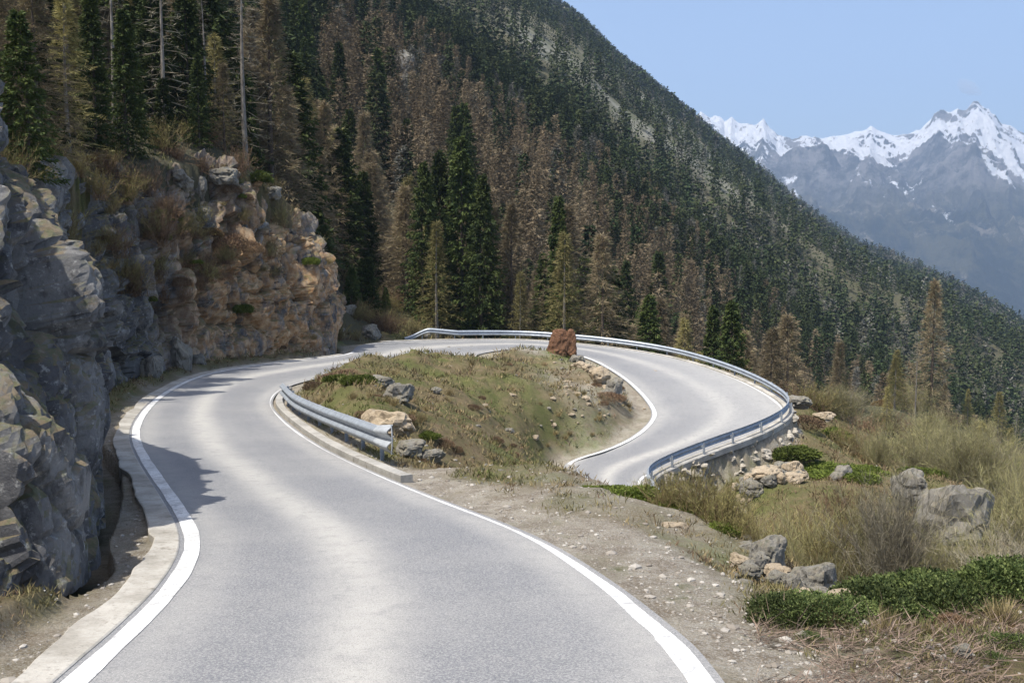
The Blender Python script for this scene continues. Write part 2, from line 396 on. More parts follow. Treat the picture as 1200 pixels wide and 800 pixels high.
for px, py, D in [(900, 740, 10), (960, 735, 10), (1000, 775, 9.2), (1190, 790, 8.8), (1190, 682, 12.2), (1100, 705, 11.6), (1000, 720, 11),
                  (800, 655, 14.3), (760, 600, 17.5), (900, 650, 15.8), (985, 700, 13.3), (790, 622, 16.6), (650, 549, 22.5), (700, 563, 21), (600, 562, 21.5),
                  (560, 549, 23), (480, 546, 24.5), (840, 620, 17),
                  (430, 478, 31), (400, 442, 45), (455, 455, 37), (520, 452, 48), (560, 530, 33), (525, 542, 28.5), (600, 540, 40), (640, 540, 46), (600, 500, 50),
                  (600, 452, 55), (600, 425, 65), (650, 413.5, 73), (700, 428, 67), (725, 450, 62.5), (740, 480, 58), (700, 500, 54), (690, 462, 59), (655, 500, 53.5), (560, 420, 62),
                  (500, 432, 55), (680, 525, 51.5),
                  # valley side, right
                  (860, 585, 50), (930, 545, 55), (960, 545, 56), (1000, 560, 52), (950, 500, 63), (1000, 500, 72), (1110, 600, 46), (1110, 560, 52), (1190, 620, 45), (1190, 595, 66),
                  (1100, 528, 95), (1000, 482, 100), (1190, 550, 125), (1050, 640, 38), (950, 480, 70), (1150, 562, 80),
                  # left hillside and behind the bend
                  (450, 386, 87), (425, 350, 92), (380, 310, 88), (500, 382, 93), (560, 388, 96),
                  (620, 394, 98)]:
    CT.append(at(px, py, D))
CT += [(1.5, 27.5, -3.5), (3.5, 24, -3.6), (6, 20, -4), (7.6, 16.5, -4.2), (8.4, 14.2, -3.8), (9.5, 12.8, -3.4), (12, 11, -3.6), (14, 6, -3.6), (9, 2, -2), (5, 2, -.2), (5, -8, .4), (12, -8, -3), (-1.5, 29.5, -3.8),
       (13.5, 24, -6.2), (13.5, 34, -7.6), (18, 20, -7.5), (22, 34, -8), (30, 30, -15), (26, 12, -12), (13, 42, -8.6), (11.2, 50, -9.8), (9.6, 45.5, -10), (16, 54, -9.2), (40, 40, -22), (55, 70, -32), (60, 30, -38),
       (19, 76, -9), (23, 66, -10.5), (10, 88, -8.5), (0, 93, -7), (20, 90, -14), (35, 85, -18), (0, 110, -10), (20, 110, -20), (-15, 110, -2),
       (-24, 10, 13), (-34, 20, 22), (-42, 50, 26), (-42, 75, 27), (-32, 97, 14), (-50, 20, 36), (-26, 84, 11.5)]
CT += BROWS
for k in range(26):
    a = math.radians(-85 + k * 170 / 25)
    for rr in (165, 215):
        x, y = rr * math.sin(a), rr * math.cos(a); CT.append((x, y, float(z_far(np.array([x]), np.array([y]))[0])))
CT = np.array(CT, float)
def _tps(r2): return .5 * r2 * np.log(r2 + 1e-9)
_n = len(CT); _A = np.zeros((_n + 3, _n + 3))
_A[:_n, :_n] = _tps(((CT[:, None, :2] - CT[None, :, :2]) ** 2).sum(-1) * 1e-4) + np.eye(_n) * 2e-6
_A[:_n, _n] = _A[_n, :_n] = 1; _A[:_n, _n + 1] = _A[_n + 1, :_n] = CT[:, 0] * .01; _A[:_n, _n + 2] = _A[_n + 2, :_n] = CT[:, 1] * .01
_W = np.linalg.solve(_A, np.r_[CT[:, 2], 0, 0, 0])
def rbf(x, y):
    out = np.empty(len(x))
    for s in range(0, len(x), 20000):
        a, b = x[s:s + 20000], y[s:s + 20000]
        r2 = ((a[:, None] - CT[None, :, 0]) ** 2 + (b[:, None] - CT[None, :, 1]) ** 2) * 1e-4
        out[s:s + 20000] = _tps(r2) @ _W[:_n] + _W[_n] + _W[_n + 1] * a * .01 + _W[_n + 2] * b * .01
    return out
from mathutils.geometry import intersect_point_tri_2d
def in_poly(x, y, P):
    c = np.zeros(len(x), bool); j = len(P) - 1
    for i in range(len(P)):
        xi, yi, xj, yj = P[i][0], P[i][1], P[j][0], P[j][1]
        if yi != yj:
            c ^= ((yi > y) != (yj > y)) & (x < (xj - xi) * (y - yi) / (yj - yi) + xi)
        j = i
    return c
CPOLY = np.vstack([CL[:, 0:2], CL[::-1, 3:5]])
VPOLY = np.vstack([CL[:, 0:2], EO[0:TI(12) + 4][::-1, :2]])     # verge between road and cliff foot
def ground(x, y, full=False, micro=True):
    x = np.asarray(x, float); y = np.asarray(y, float)
    r = np.sqrt(x * x + y * y); wf = sst(115, 185, r); z = z_far(x, y)
    near = wf < 1
    if near.any(): z[near] = z[near] * wf[near] + rbf(x[near], y[near]) * (1 - wf[near])
    d, zr, row, col = road_dist(x, y)
    if micro:
        mm = sst(.3, 3, d) * (1 - sst(150, 300, r))
        z = z + mm * np.exp(-((x + .5) / 6) ** 2 - ((y - 56) / 12) ** 2) * fbm(xy3(x, y, .55), 4, 13) * .75
        z = z + mm * (fbm(xy3(x, y, .35), 4, 3) * .32 + fbm(xy3(x, y, 1.6), 3, 31) * .10)
    outer = (col <= 1) & (row > TI(12))
    # how quickly the verge gives way to the slope
    wd = np.where(outer, 1.5, 3.0); wd = np.where((col > 8) & (row > TI(11)), 2.2, wd)
    wd = np.where((row <= TI(7)) & (col <= 2), 1.6, wd)
    st = np.where(outer, .95, .25); st = np.where((row <= TI(12)) & (col <= 2), .8, st)
    st = np.where(row > TI(23) + 8, .4, st)
    wd = np.where(outer & (x < -5) & (y > 70), 7.0, wd)
    wallside = outer & (row > TI(18) + 6); st = np.where(wallside, .30, st); wd = np.where(wallside, .40, wd)
    t = sst(0, 1, (d - st) / wd)
    z = np.where(d < 90, (zr - .07 - .04 * np.minimum(d, 1)) * (1 - t) + z * t, z)
    # nothing of the verge may stand above the lower road it hides
    low = (row > TI(22)) & (col > 9) & (d < 1.5)
    z = np.where(low, np.minimum(z, zr + d * 2.2), z)
    m = (x < -4) & (x > -24) & (y > -12) & (y < 90)
    if m.any():
        idx = np.nonzero(m)[0]; ins = in_poly(x[idx], y[idx], CPOLY) & (y[idx] < 81)
        k = idx[ins]; z[k] = np.minimum(z[k], zr[k] - .5)
        k = idx[in_poly(x[idx], y[idx], VPOLY) & ~ins & (y[idx] < 81)]; z[k] = np.minimum(z[k], zr[k] + .02 + .16 * np.minimum(d[k], 3) + .1 * fbm(xy3(x[k], y[k], 1.2), 3, 31))
    return (z, d, zr, row, col) if full else z
def bareness(x, y, z):
    """open, stony belt just under the crest of the spur, and scattered scree further down"""
    yy = np.maximum(y, 1); px = 600 + FPX * x / yy; el = HOR - FPX * (z - CAMZ) / yy - np.interp(px, SKY[:, 0], SKY[:, 1])
    w = fbm(np.stack([x * .004, y * .004, z * .012], 1), 5, 50); w2 = fbm(np.stack([x * .012, y * .004, z * .02], 1), 4, 57)
    belt = np.exp(-((el - 40 - 30 * w2) / 24) ** 2) * sst(540, 640, px) * (1 - .6 * sst(880, 1050, px)) + .7 * sst(70, 0, el) * (1 - sst(520, 700, px)) * sst(420, 520, px)
    return np.clip(sst(.02, .28, w - .14) * sst(250, 700, y) * .8 + belt * (.75 + w2) , 0, 1)
def hit(px, py, dmin=4, dmax=900):
    d = ray(px, py); Y = np.geomspace(dmin, dmax, 500); t = Y / d[1]
    x, z = d[0] * t, CAMZ + d[2] * t; g = ground(x, Y, micro=False)
    k = np.nonzero(z < g)[0]
    if not len(k): return np.array([x[-1], Y[-1], g[-1]])
    k = k[0]; return np.array([x[k], Y[k], g[k]])
def gz(x, y): return float(ground(np.array([x]), np.array([y]))[0])

# ================================================================== GROUND SHEET
def build_ground():
    a1 = np.radians(np.r_[np.linspace(-180, -42, 60)[:-1], np.linspace(-42, 42, 760), np.linspace(42, 180, 60)[1:]])
    rr = np.r_[[.5], np.geomspace(2.5, 2600, 640)]
    A, Rr = np.meshgrid(a1, rr); x, y = (Rr * np.sin(A)).ravel(), (Rr * np.cos(A)).ravel()
    z, d, zr, row, col = ground(x, y, True)
    px = 600 + FPX * x / np.maximum(y, .5); r = np.sqrt(x * x + y * y)
    nz = fbm(xy3(x, y, .5), 4, 12)
    gravel = (1 - sst(.7, 2.6, d + nz * 1.8)) * np.where((col >= 6) & (row < TI(5)), 1, 0)
    pad = sst(-2.4, 0, -np.hypot((x - 2.6) / 1.5, (y - 19) / 3.4) + nz * .6)       # worn patch of the lay-by
    gravel = np.maximum(gravel, .8 * pad * (row < TI(8)) * (d < 4.0))
    gravel = np.maximum(gravel, (1 - sst(.5, 1.3, d + nz * .5)) * .8)
    tongue = np.exp(-(((x - .6) / 1.9) ** 2 + ((y - 71) / 2.2) ** 2)) * 1.3
    gravel = np.maximum(gravel, np.clip(tongue, 0, 1))
    green = np.clip(.25 + nz, 0, 1) * .6
    green += .8 * np.exp(-(((x - 4.5) / 3.5) ** 2 + ((y - 70.5) / 3.) ** 2)) + .7 * np.exp(-(((x - 6) / 4) ** 2 + ((y - 53) / 3.) ** 2))
    scree = np.zeros_like(x)
    pad2 = np.exp(-(((x - 4.9) / 2.6) ** 2 + ((y - 60.5) / 5.5) ** 2)); gravel = np.maximum(gravel, np.clip(pad2 * (1.0 + nz * 1.5) * .8, 0, 1) * (col > 7) * (row > TI(9)))
    green += .9 * np.exp(-(((x - 3.1) / 1.1) ** 2 + ((y - 14.6) / 1.6) ** 2)) * (row < TI(9))
    scree = bareness(x, y, z) * sst(200, 350, r)
    cl = np.zeros_like(x)
    mask = np.stack([np.clip(gravel, 0, 1), np.clip(green, 0, 1), np.clip(scree, 0, 1)], 1)
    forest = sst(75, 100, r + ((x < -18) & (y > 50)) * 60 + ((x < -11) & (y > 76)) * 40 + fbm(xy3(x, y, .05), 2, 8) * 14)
    F = grid_faces(len(rr), len(a1))
    me = mesh('ground', np.stack([x, y, z], 1), F, M_GROUND, True, {'mask': mask, 'far': forest})
    return obj('ground', me, kind='structure')
build_ground()

# ================================================================== ROAD, LINES, GUTTER, KERB
def ribbon(name, L, R, n, mat, lift=0.0, attrs=None, thick=0.0):
    f = np.linspace(0, 1, n)[None, :, None]; V = L[:, None] * (1 - f) + R[:, None] * f
    V = V.reshape(-1, 3); V[:, 2] += lift; F = grid_faces(len(L), n)[:, ::-1]
    at_ = {'u': np.tile(np.linspace(0, 1, n), len(L))}
    if attrs is not None: at_.update(attrs(V, len(L), n))
    return mesh(name, V, F, mat, True, at_)
def pale_zone(V, nr, n):  # paler asphalt at the inner apron and round the hairpin
    x, y = V[:, 0], V[:, 1]
    q = 1.5 * np.exp(-(((x + 3.4) / 2.6) ** 2 + ((y - 66.0) / 2.2) ** 2)) + .9 * sst(5, 14, x) * sst(46, 62, y) * (1 - .6 * sst(78, 84, y)) * np.tile(np.linspace(1, .1, n), nr)
    return {'pale_zone': np.clip(q * (1 + .3 * fbm(xy3(x, y, .5), 3, 4)), 0, .9), 'v': y}
NE = normals2d(EO); NI = normals2d(EI)
def off(E, N, a): return np.c_[E[:, :2] + N * a, E[:, 2]]      # + = left of travel (outer side)
obj('road', ribbon('road', off(EO, NE, .12), off(EI, NI, -.12), 25, M_ASPH, 0, pale_zone), kind='structure')
wl = .20 + .03 * np.sin(np.arange(NT) * .9)
def line_strip(E, N, a, b, i0, i1, name, lift=.005):
    q = fbm(np.c_[E[:, :2] * 1.3, E[:, 2] * 0 + a * 9], 4, 8)[:, None] * .022; q2 = fbm(np.c_[E[:, :2] * 1.3, E[:, 2] * 0 + b * 9], 4, 18)[:, None] * .022; a = a + q; b = b + q2
    return obj(name, ribbon(name, off(E, N, a)[i0:i1], off(E, N, b)[i0:i1], 3, M_PAINT, lift), kind='structure')
line_strip(EO, NE, .03, -.20, 0, TI(11) + 4, 'edge_line')
line_strip(EO, NE, .02, -.14, TI(12) + 8, NT, 'edge_line')
line_strip(EI, NI, .20, -.03, 0, TI(12) + 14, 'edge_line')
line_strip(EI, NI, .20, -.03, TI(15), TI(23) + 2, 'edge_line')
# pale concrete gutter between the left line and the rock
M_PCONC = mk_concrete('pale_concrete', (.44, .415, .365), (.28, .26, .22)); g0, g1 = 0, TI(11)
def solid_strip(name, E, N, a, b, i0, i1, top, depth, mat, tilt=0.0, jit=0.0, kind='structure', parent=None):
    A = off(E, N, a)[i0:i1]; B = off(E, N, b)[i0:i1]
    if jit:
        B[:, :2] += N[i0:i1] * (fbm(np.c_[B[:, :2] * .7, B[:, 2]], 3, 6) * jit)[:, None]
    rows = []
    for P, z in ((A, -depth), (A, top), (A * .95 + B * .05, top + .012), (A * .05 + B * .95, top + tilt + .012), (B, top + tilt), (B, -depth)):
        Q = P.copy(); Q[:, 2] += z; rows.append(Q)
    V = np.stack(rows, 1).reshape(-1, 3); F = grid_faces(len(A), 6)
    m = len(V) - 6; F = np.vstack([F, [[0, 1, 4, 5], [1, 2, 3, 4], [m + 5, m + 4, m + 1, m], [m + 4, m + 3, m + 2, m + 1]]])
    if a > b: F = F[:, ::-1]
    o = obj(name, mesh(name, V, F, mat, False, {'u': np.zeros(len(V))}), parent)
    if kind: o['kind'] = kind
    return o
solid_strip('gutter', EO, NE, .10, .52, g0, g1, .008, .25, M_PCONC, .02, .14)
solid_strip('kerb', EI, NI, -.24, -.52, TI(5) - 6, TI(9), .09, .25, M_CONC, .0, .05)
solid_strip('kerb', EO, NE, .14, .50, TI(12) + 6, NT - 40, .04, .3, M_PCONC, .02, .12)

# ================================================================== CLIFFS
def build_cliff():
    # column spacing grows with distance from the photograph's standpoint
    cols = [0.0]; s = np.r_[0, np.cumsum(np.linalg.norm(np.diff(CL[:, :2], axis=0), axis=1))]
    while cols[-1] < s[-1]:
        p = [np.interp(cols[-1], s, CL[:, k]) for k in (0, 1)]
        cols.append(cols[-1] + (max(.05, .0030 * math.hypot(*p)) if p[1] > 3 else .2))
    C = np.stack([np.interp(cols, s, CL[:, k]) for k in range(7)], 1); nc = len(C)
    NV = 170; v = np.linspace(0, 1, NV)
    foot = C[:, 0:3].copy(); foot[:, 2] -= .35; brow = C[:, 3:6]
    N2 = -normals2d(foot); N2 = np.c_[N2, np.zeros(nc)]          # towards the road
    P = np.empty((NV, nc, 3)); tv = v / .86
    for k in range(NV):
        t = tv[k]
        if t <= 1: P[k] = foot * (1 - t) + brow * t + N2 * (C[:, 6] * math.sin(math.pi * t) * 1.3)[:, None] + np.array([0, 0, 1.0]) * math.sin(math.pi * t) * .3
        else:
            q = (t - 1) / (1 / .86 - 1); X = brow - N2 * (q * 3.6)
            P[k] = X; P[k, :, 2] = brow[:, 2] * (1 - q) + q * (ground(X[:, 0], X[:, 1], micro=False) - .7) + .25 * math.sin(math.pi * q)
    F = grid_faces(NV, nc); V = P.reshape(-1, 3)
    du = np.gradient(P, axis=1); dv = np.gradient(P, axis=0); Nn = unit(np.cross(du, dv)).reshape(-1, 3)
    if (Nn @ np.array([1, -.3, .2])).mean() < 0: Nn = -Nn; flip = True
    else: flip = False
    # rotate the noise space so that the joints lean, and let them be taller than wide
    Q = np.stack([V[:, 0] * .9 + V[:, 2] * .35, V[:, 1] * 1.1 - V[:, 2] * .30, V[:, 2] * .55 - V[:, 0] * .2], 1)
    farq = sst(30, 44, V[:, 1])[:, None]; Q = Q * (1 - .34 * farq)
    wv = np.stack([fbm(V * .5, 3, 70), fbm(V * .5, 3, 71), fbm(V * .5, 3, 72)], 1)
    Q = Q + wv * .55
    yy = V[:, 1]; far = sst(28, 40, yy)
    d = 1.05 * blocks(Q, 2.4, 1) + .62 * blocks(Q, 1.0, 21) + .26 * blocks(Q, .42, 41) + .09 * blocks(Q, .19, 61) * (1 - far) + .5 * fbm(V * .22, 3, 80)
    vv = np.repeat(v, nc); foot_fade = sst(0, .3, vv) * (1 - .6 * sst(.93, 1, vv))
    # recess between the two cliffs is an earthy gully
    gully = np.exp(-((yy - 37.5) / 5.5) ** 2) * sst(.3, .6, vv)
    d = d * (.35 + .65 * foot_fade) * (1 - .55 * gully) * (.85 + .35 * far) - (.22 + .60 * sst(.12, .4, vv)) * (1 - far)
    V2 = V + Nn * d[:, None]
    V2[:, 2] += sst(.9, 1, vv) * -.2
    # keep the rock off the gutter
    dr, zr, row, col = road_dist(V2[:, 0], V2[:, 1]); bad = dr < .95
    push = np.where(bad, .95 - dr, 0) * (1 - sst(.6, 2.2, V2[:, 2] - zr)); V2 -= np.repeat(N2[None], NV, 0).reshape(-1, 3) * push[:, None]
    stain = sst(50, 58, yy) * (1 - .7 * sst(.45, .8, vv + .1 * wv[:, 0])) * .95 + .7 * np.exp(-((yy - 68) / 3.5) ** 2)
    stain = np.clip(stain, 0, 1)
    if flip: F = F[:, ::-1]
    me = mesh('cliff', V2, F, M_CLIFF, False, {'stain': stain})
    obj('cliff', me, kind='structure', label='grey and rust-stained rock cliffs rising from the gutter on the uphill side')
    return V2.reshape(NV, nc, 3), unit(np.cross(np.gradient(V2.reshape(NV, nc, 3), axis=1), np.gradient(V2.reshape(NV, nc, 3), axis=0)))
CV, CN = build_cliff()
if CN[..., 2].mean() < 0: CN = -CN

# ================================================================== FAR MOUNTAINS
def build_mountains():
    SK = np.array([(700, 150), (760, 122), (800, 150), (818, 135), (828, 141), (838, 139), (846, 146), (853, 139), (862, 149), (872, 147), (882, 153), (890, 142), (898, 153), (906, 161), (922, 165), (940, 163), (952, 166), (970, 162), (990, 161),
                   (1004, 156), (1014, 151), (1026, 157), (1040, 162), (1058, 161), (1072, 156), (1084, 146), (1094, 138), (1104, 140), (1114, 136), (1124, 138), (1132, 129), (1137, 128.5), (1143, 134), (1152, 141),
                   (1163, 152), (1176, 158), (1190, 168), (1210, 176), (1250, 190), (1310, 150), (1370, 200), (1500, 260)], float)
    u = np.linspace((690 - 600) / FPX, (1480 - 600) / FPX, 760); px = 600 + FPX * u
    yv = np.r_[np.linspace(2600, 5600, 170)[:-1], np.linspace(5600, 7000, 210), np.linspace(7050, 8200, 20)]
    e = (HOR - np.interp(px, SK[:, 0], SK[:, 1])) / FPX
    e = e + fbm(np.stack([px * .12, px * 0, px * 0], 1), 3, 5) * .0018
    U, Y = np.meshgrid(u, yv); E, _ = np.meshgrid(e, yv); X = U * Y
    zc = CAMZ + E * 7000
    s = np.clip((Y - 3000) / 4000, 0, 1); base = -560 + 0 * X
    z = base + (zc - base) * (s ** 1.05)
    xs, ys = X.ravel(), Y.ravel()
    P = np.stack([xs * .0013, ys * .0005, xs * 0], 1)
    wv = fbm(xy3(xs, ys, .0011), 3, 60)
    rd = fbm(np.stack([xs * .0016 + wv * .8, ys * .00055 + wv * .3, xs * 0], 1), 6, 21, .52, True).reshape(X.shape)
    rd2 = fbm(xy3(xs, ys, .006), 5, 33, .6, True).reshape(X.shape)
    env = np.sin(np.pi * np.clip(s, 0, 1) ** 1.3) ** .8
    z = z + env * (rd * 230 + rd2 * 75 + fbm(xy3(xs, ys, .0023), 5, 44, .55, True).reshape(X.shape) * 120) + (s > .93) * 0
    z = z - np.maximum(Y - 7000, 0) * .8
    z = np.where(s <= 0, base - 40, z)
    hg = z.ravel()
    slope = np.gradient(z, axis=0) / np.gradient(Y, axis=0)
    sn = np.clip((hg - 480) / 520, -1, .42) * .62 + .62 + rd.ravel() * -.16 - rd2.ravel() * .16 + fbm(np.stack([xs * .005 + wv, ys * .0016, hg * .002], 1), 6, 90, .65) * 1.15 - np.clip(slope.ravel() - .75, 0, 1) * .25
    left = np.exp(-((px - 870) / 45) ** 2)[None].repeat(len(yv), 0).ravel()
    sn = sn - left * .16
    me = mesh('mountains', np.stack([xs, ys, hg], 1), grid_faces(len(yv), len(u)), M_MOUNT, True, {'hgt': hg, 'snow': sn})
    obj('mountains', me, kind='structure', label='snow covered mountain range blue with distance beyond the valley')
build_mountains()

# haze: the air between here and the far range
hz = bpy.data.materials.new('haze'); hz.use_nodes = True; hz.node_tree.nodes.clear()
ho = hz.node_tree.nodes.new('ShaderNodeOutputMaterial'); hv = hz.node_tree.nodes.new('ShaderNodeVolumePrincipled')
hv.inputs['Color'].default_value = (.50, .69, 1.0, 1); hv.inputs['Density'].default_value = 1.2e-4; hv.inputs['Anisotropy'].default_value = .1
hz.node_tree.links.new(hv.outputs[0], ho.inputs['Volume'])
bm = bmesh.new(); bmesh.ops.create_cube(bm, size=1); me = bpy.data.meshes.new('haze'); bm.to_mesh(me); bm.free(); me.materials.append(hz)
hb = obj('haze', me, kind='stuff'); hb.scale = (14000, 13200, 2560); hb.location = (2500, 3600, 580)

# the faint wisp of cloud above the snow peak
cm = bpy.data.materials.new('cloud'); cm.use_nodes = True; cm.node_tree.nodes.clear()
co_ = cm.node_tree.nodes.new('ShaderNodeOutputMaterial'); cv_ = cm.node_tree.nodes.new('ShaderNodeVolumePrincipled'); cv_.inputs['Color'].default_value = (1, 1, 1, 1); cv_.inputs['Density'].default_value = .004; cv_.inputs['Anisotropy'].default_value = -.45
cm.node_tree.links.new(cv_.outputs[0], co_.inputs['Volume'])
bm = bmesh.new(); bmesh.ops.create_icosphere(bm, subdivisions=4, radius=1); me = bpy.data.meshes.new('cloud')
for v in bm.verts: v.co = v.co * (1 + .35 * float(fbm(np.array([v.co[:]]) * 1.7, 3, 4)[0]))
bm.to_mesh(me); bm.free(); me.materials.append(cm); c_ = obj('cloud', me, kind='structure'); c_.location = at(1136, 104, 11200); c_.scale = (150, 90, 75); c_.rotation_euler = (0, .5, 0)

# ================================================================== GUARDRAILS AND WALL
def proj(P):
    P = np.asarray(P, float); c, s = math.cos(PITCH), math.sin(PITCH)
    x, y, z = P[..., 0], P[..., 1], P[..., 2] - CAMZ; dep = y * c - z * s
    return 600 + FPX * x / dep, 400 - FPX * (y * s + z * c) / dep, dep
hh = np.linspace(0, .31, 17)
oo = .040 * (1 - np.cos(4 * math.pi * hh / .31)) 
PROF = np.vstack([np.c_[oo, hh], np.c_[oo - .012, hh][::-1]]); PROF = np.vstack([PROF, PROF[:1]])
def beam_mesh(P, side, base, flare=None, big=1.0):
    """sweep the W profile along P; side = unit horizontal vectors towards the traffic"""
    rows = []
    for i in range(len(P)):
        k = 0 if flare is None else flare[i]
        h = PROF[:, 1] * big * (1 + .35 * k) - .085 * k; o = PROF[:, 0] * (big ** .7) * (1 + .3 * k) 
        rows.append(np.c_[P[i, 0] + side[i, 0] * o, P[i, 1] + side[i, 1] * o, P[i, 2] + base[i] + h])
    V = np.stack(rows).reshape(-1, 3); n = len(PROF); F = grid_faces(len(P), n)
    e0 = len(V); V = np.vstack([V]); return V, F
def box(cx, cy, z0, z1, ax, wx, wy):
    a = np.array([math.cos(ax), math.sin(ax), 0]); b = np.array([-a[1], a[0], 0]); V = []
    for z in (z0, z1):
        for sx, sy in ((-1, -1), (1, -1), (1, 1), (-1, 1)): V.append(np.array([cx, cy, z]) + a * sx * wx / 2 + b * sy * wy / 2)
    return np.array(V), np.array([[0, 3, 2, 1], [4, 5, 6, 7], [0, 1, 5, 4], [1, 2, 6, 5], [2, 3, 7, 6], [3, 0, 4, 7]])
def rail(path, toward, label, seg, post_at, ramp=0.0, flare_end=None, post_off=.13, mat=None, big=1.0):
    """path: 3D points on the ground line; toward = +1/-1 which side of travel is the road"""
    o0 = path[0]; root = thing('guardrail', tuple(o0), label, 'guardrail'); P = path - o0
    N = normals2d(P) * toward; mat = mat or M_STEEL
    s = np.r_[0, np.cumsum(np.linalg.norm(np.diff(P[:, :2], axis=0), axis=1))]; b0 = .76 - .31 * big; base = np.full(len(P), b0)
    if ramp: base = b0 - .62 * (1 - sst(0, ramp, s))
    fl = np.zeros(len(P))
    nseg = int(s[-1] / seg)
    end = len(P) - 1
    if flare_end: end = int(np.searchsorted(s, s[-1] - flare_end))
    for k in range(nseg + 1):
        i0, i1 = np.searchsorted(s, k * seg), min(end, np.searchsorted(s, (k + 1) * seg + .12))
        if i1 - i0 < 3: continue
        Q = P[i0:i1 + 1].copy(); Q[:, :2] += N[i0:i1 + 1] * (.004 * (k % 2)); Q[:, 2] += .003 * (k % 2)
        V, F = beam_mesh(Q, N[i0:i1 + 1], base[i0:i1 + 1], None, big); obj('rail_beam', mesh('rail_beam', V, F, mat, True), root)
    if flare_end:
        Q = P[end - 1:].copy(); NN = N[end - 1:].copy(); t = np.linspace(0, 1, len(Q)); Q[:, :2] -= NN * (.10 * t ** 2)[:, None]
        V, F = beam_mesh(Q, NN, base[end - 1:] + .004, t, big)
        # rounded lip at the very end of the fishtail
        L = Q[-1] + np.array([0, 0, base[-1] - .08]); T = unit(Q[-1] - Q[-3])
        lip = [L + np.array([0, 0, a]) + T * (.05 * math.sin(math.pi * a / (.42 * big))) + np.r_[NN[-1], 0] * .04 for a in np.linspace(0, .42 * big, 12)]
        parts = [(V, F), tube(lip, .016, 6)]
        V, F = join(parts); obj('terminal', mesh('terminal', V, F, M_STEELP, True), root)
    for q in post_at(s[-1]):
        i = min(len(P) - 1, np.searchsorted(s, q)); p = P[i]; n = N[i]; a = math.atan2(n[1], n[0]); top = base[i] + .27 * big
        if top < .4: continue
        cx, cy = p[:2] - n * post_off
        V, F = join([box(cx, cy, p[2] - .5, p[2] + top, a, .008, .07), box(cx - n[0] * .045, cy - n[1] * .045, p[2] - .5, p[2] + top, a, .085, .009),
                     box(cx - n[0] * .09, cy - n[1] * .09, p[2] - .5, p[2] + top, a, .008, .07), box(cx + n[0] * .06, cy + n[1] * .06, p[2] + base[i] + .08, p[2] + base[i] + .22, a, .10, .06)])
        obj('post', mesh('post', V, F, mat), root)
    return root
# short rail on the inside of the first bend
pp = [at_z(x, y, z) for x, y, z in [(331, 470, -2.28), (345, 485, -2.12), (371, 500, -1.87), (405, 516, -1.58), (434, 529, -1.38), (456, 539, -1.25)]]
pp = resample(catmull(pp, 10), .22)
rail(pp, -1, 'short steel guardrail with pale flared end on the inside of the near bend', 4, lambda L: np.arange(.5, L - .2, 2.0), flare_end=1.1, big=1.75)
# long rail round the outside of the hairpin
i0 = TI(12) + 8
po = off(EO, NE, .42)[i0:TI(23) + 40]; po = po[~((po[:, 1] < 42))]
st_ = at_z(474, 397, -3.15); st2 = at_z(500, 394.5, -3.0)
po = po[po[:, 0] > -4.6]
po = np.vstack([[st_], [st2], po]); po = np.vstack([po[:1], (po[:1] + po[1:2]) / 2 + [0, .25, .0], po[1:]])
po = resample(po, .25)
rail(po, -1, 'long steel guardrail sweeping round the outside of the hairpin', 4, lambda L: np.arange(1.4, L, 2.66), ramp=2.4, big=1.35)
# dry-stone retaining wall under the lower leg of the bend
def build_wall():
    a, b = TI(18) + 6, NT - 46
    E = off(EO, NE, .52)[a:b]; E = resample(E, .07); N = normals2d(E); n = len(E)
    rows = []; NV = 44
    for v in np.linspace(0, 1, NV):
        Q = E.copy(); Q[:, :2] += N * (.0 + v * .75); Q[:, 2] -= .02 + v * 2.7; rows.append(Q)
    V = np.stack(rows).reshape(-1, 3); Nn = np.tile(np.c_[N, np.full(n, .2)], (NV, 1))
    o = E[0].copy()
    d = .75 * blocks(V * [1, 1, 1.4], .75, 301, .35) + .2 * fbm(V * .6, 3, 5) + .12 * blocks(V, .24, 310)
    V = V + Nn * d[:, None]
    root = thing('retaining_wall', tuple(o), 'dry-stone retaining wall under the lower leg of the hairpin', 'wall', me=mesh('retaining_wall', V - o, grid_faces(NV, n)[:, ::-1], M_WALLROCK))
    C = [];
    for da, dz in ((-.03, -.28), (-.03, .07), (.16, .07), (.20, .03), (.20, -.28)):
        Q = E.copy(); Q[:, :2] += N * da; Q[:, 2] += dz; C.append(Q)
    V = np.stack(C, 1).reshape(-1, 3) - o
    V = V + .02 * fbm(V * 2.3, 3, 9)[:, None]
    obj('coping', mesh('coping', V, grid_faces(n, 5), M_CONC), root)
build_wall()

kc = kdtree.KDTree(len(CV[::4, ::4].reshape(-1, 3)))
for k, q in enumerate(CV[::4, ::4].reshape(-1, 3)): kc.insert((q[0], q[1], 0), k)
kc.balance(); CVF = CV[::4, ::4].reshape(-1, 3)
def surf(x, y):
    """height of what one stands on: the ground, or the cliff where the ground is cut away behind its face"""
    if in_poly(np.array([x]), np.array([y]), CPOLY)[0]:
        return float(np.median([CVF[q[1]][2] for q in kc.find_n((x, y, 0), 5)]))
    return gz(x, y)
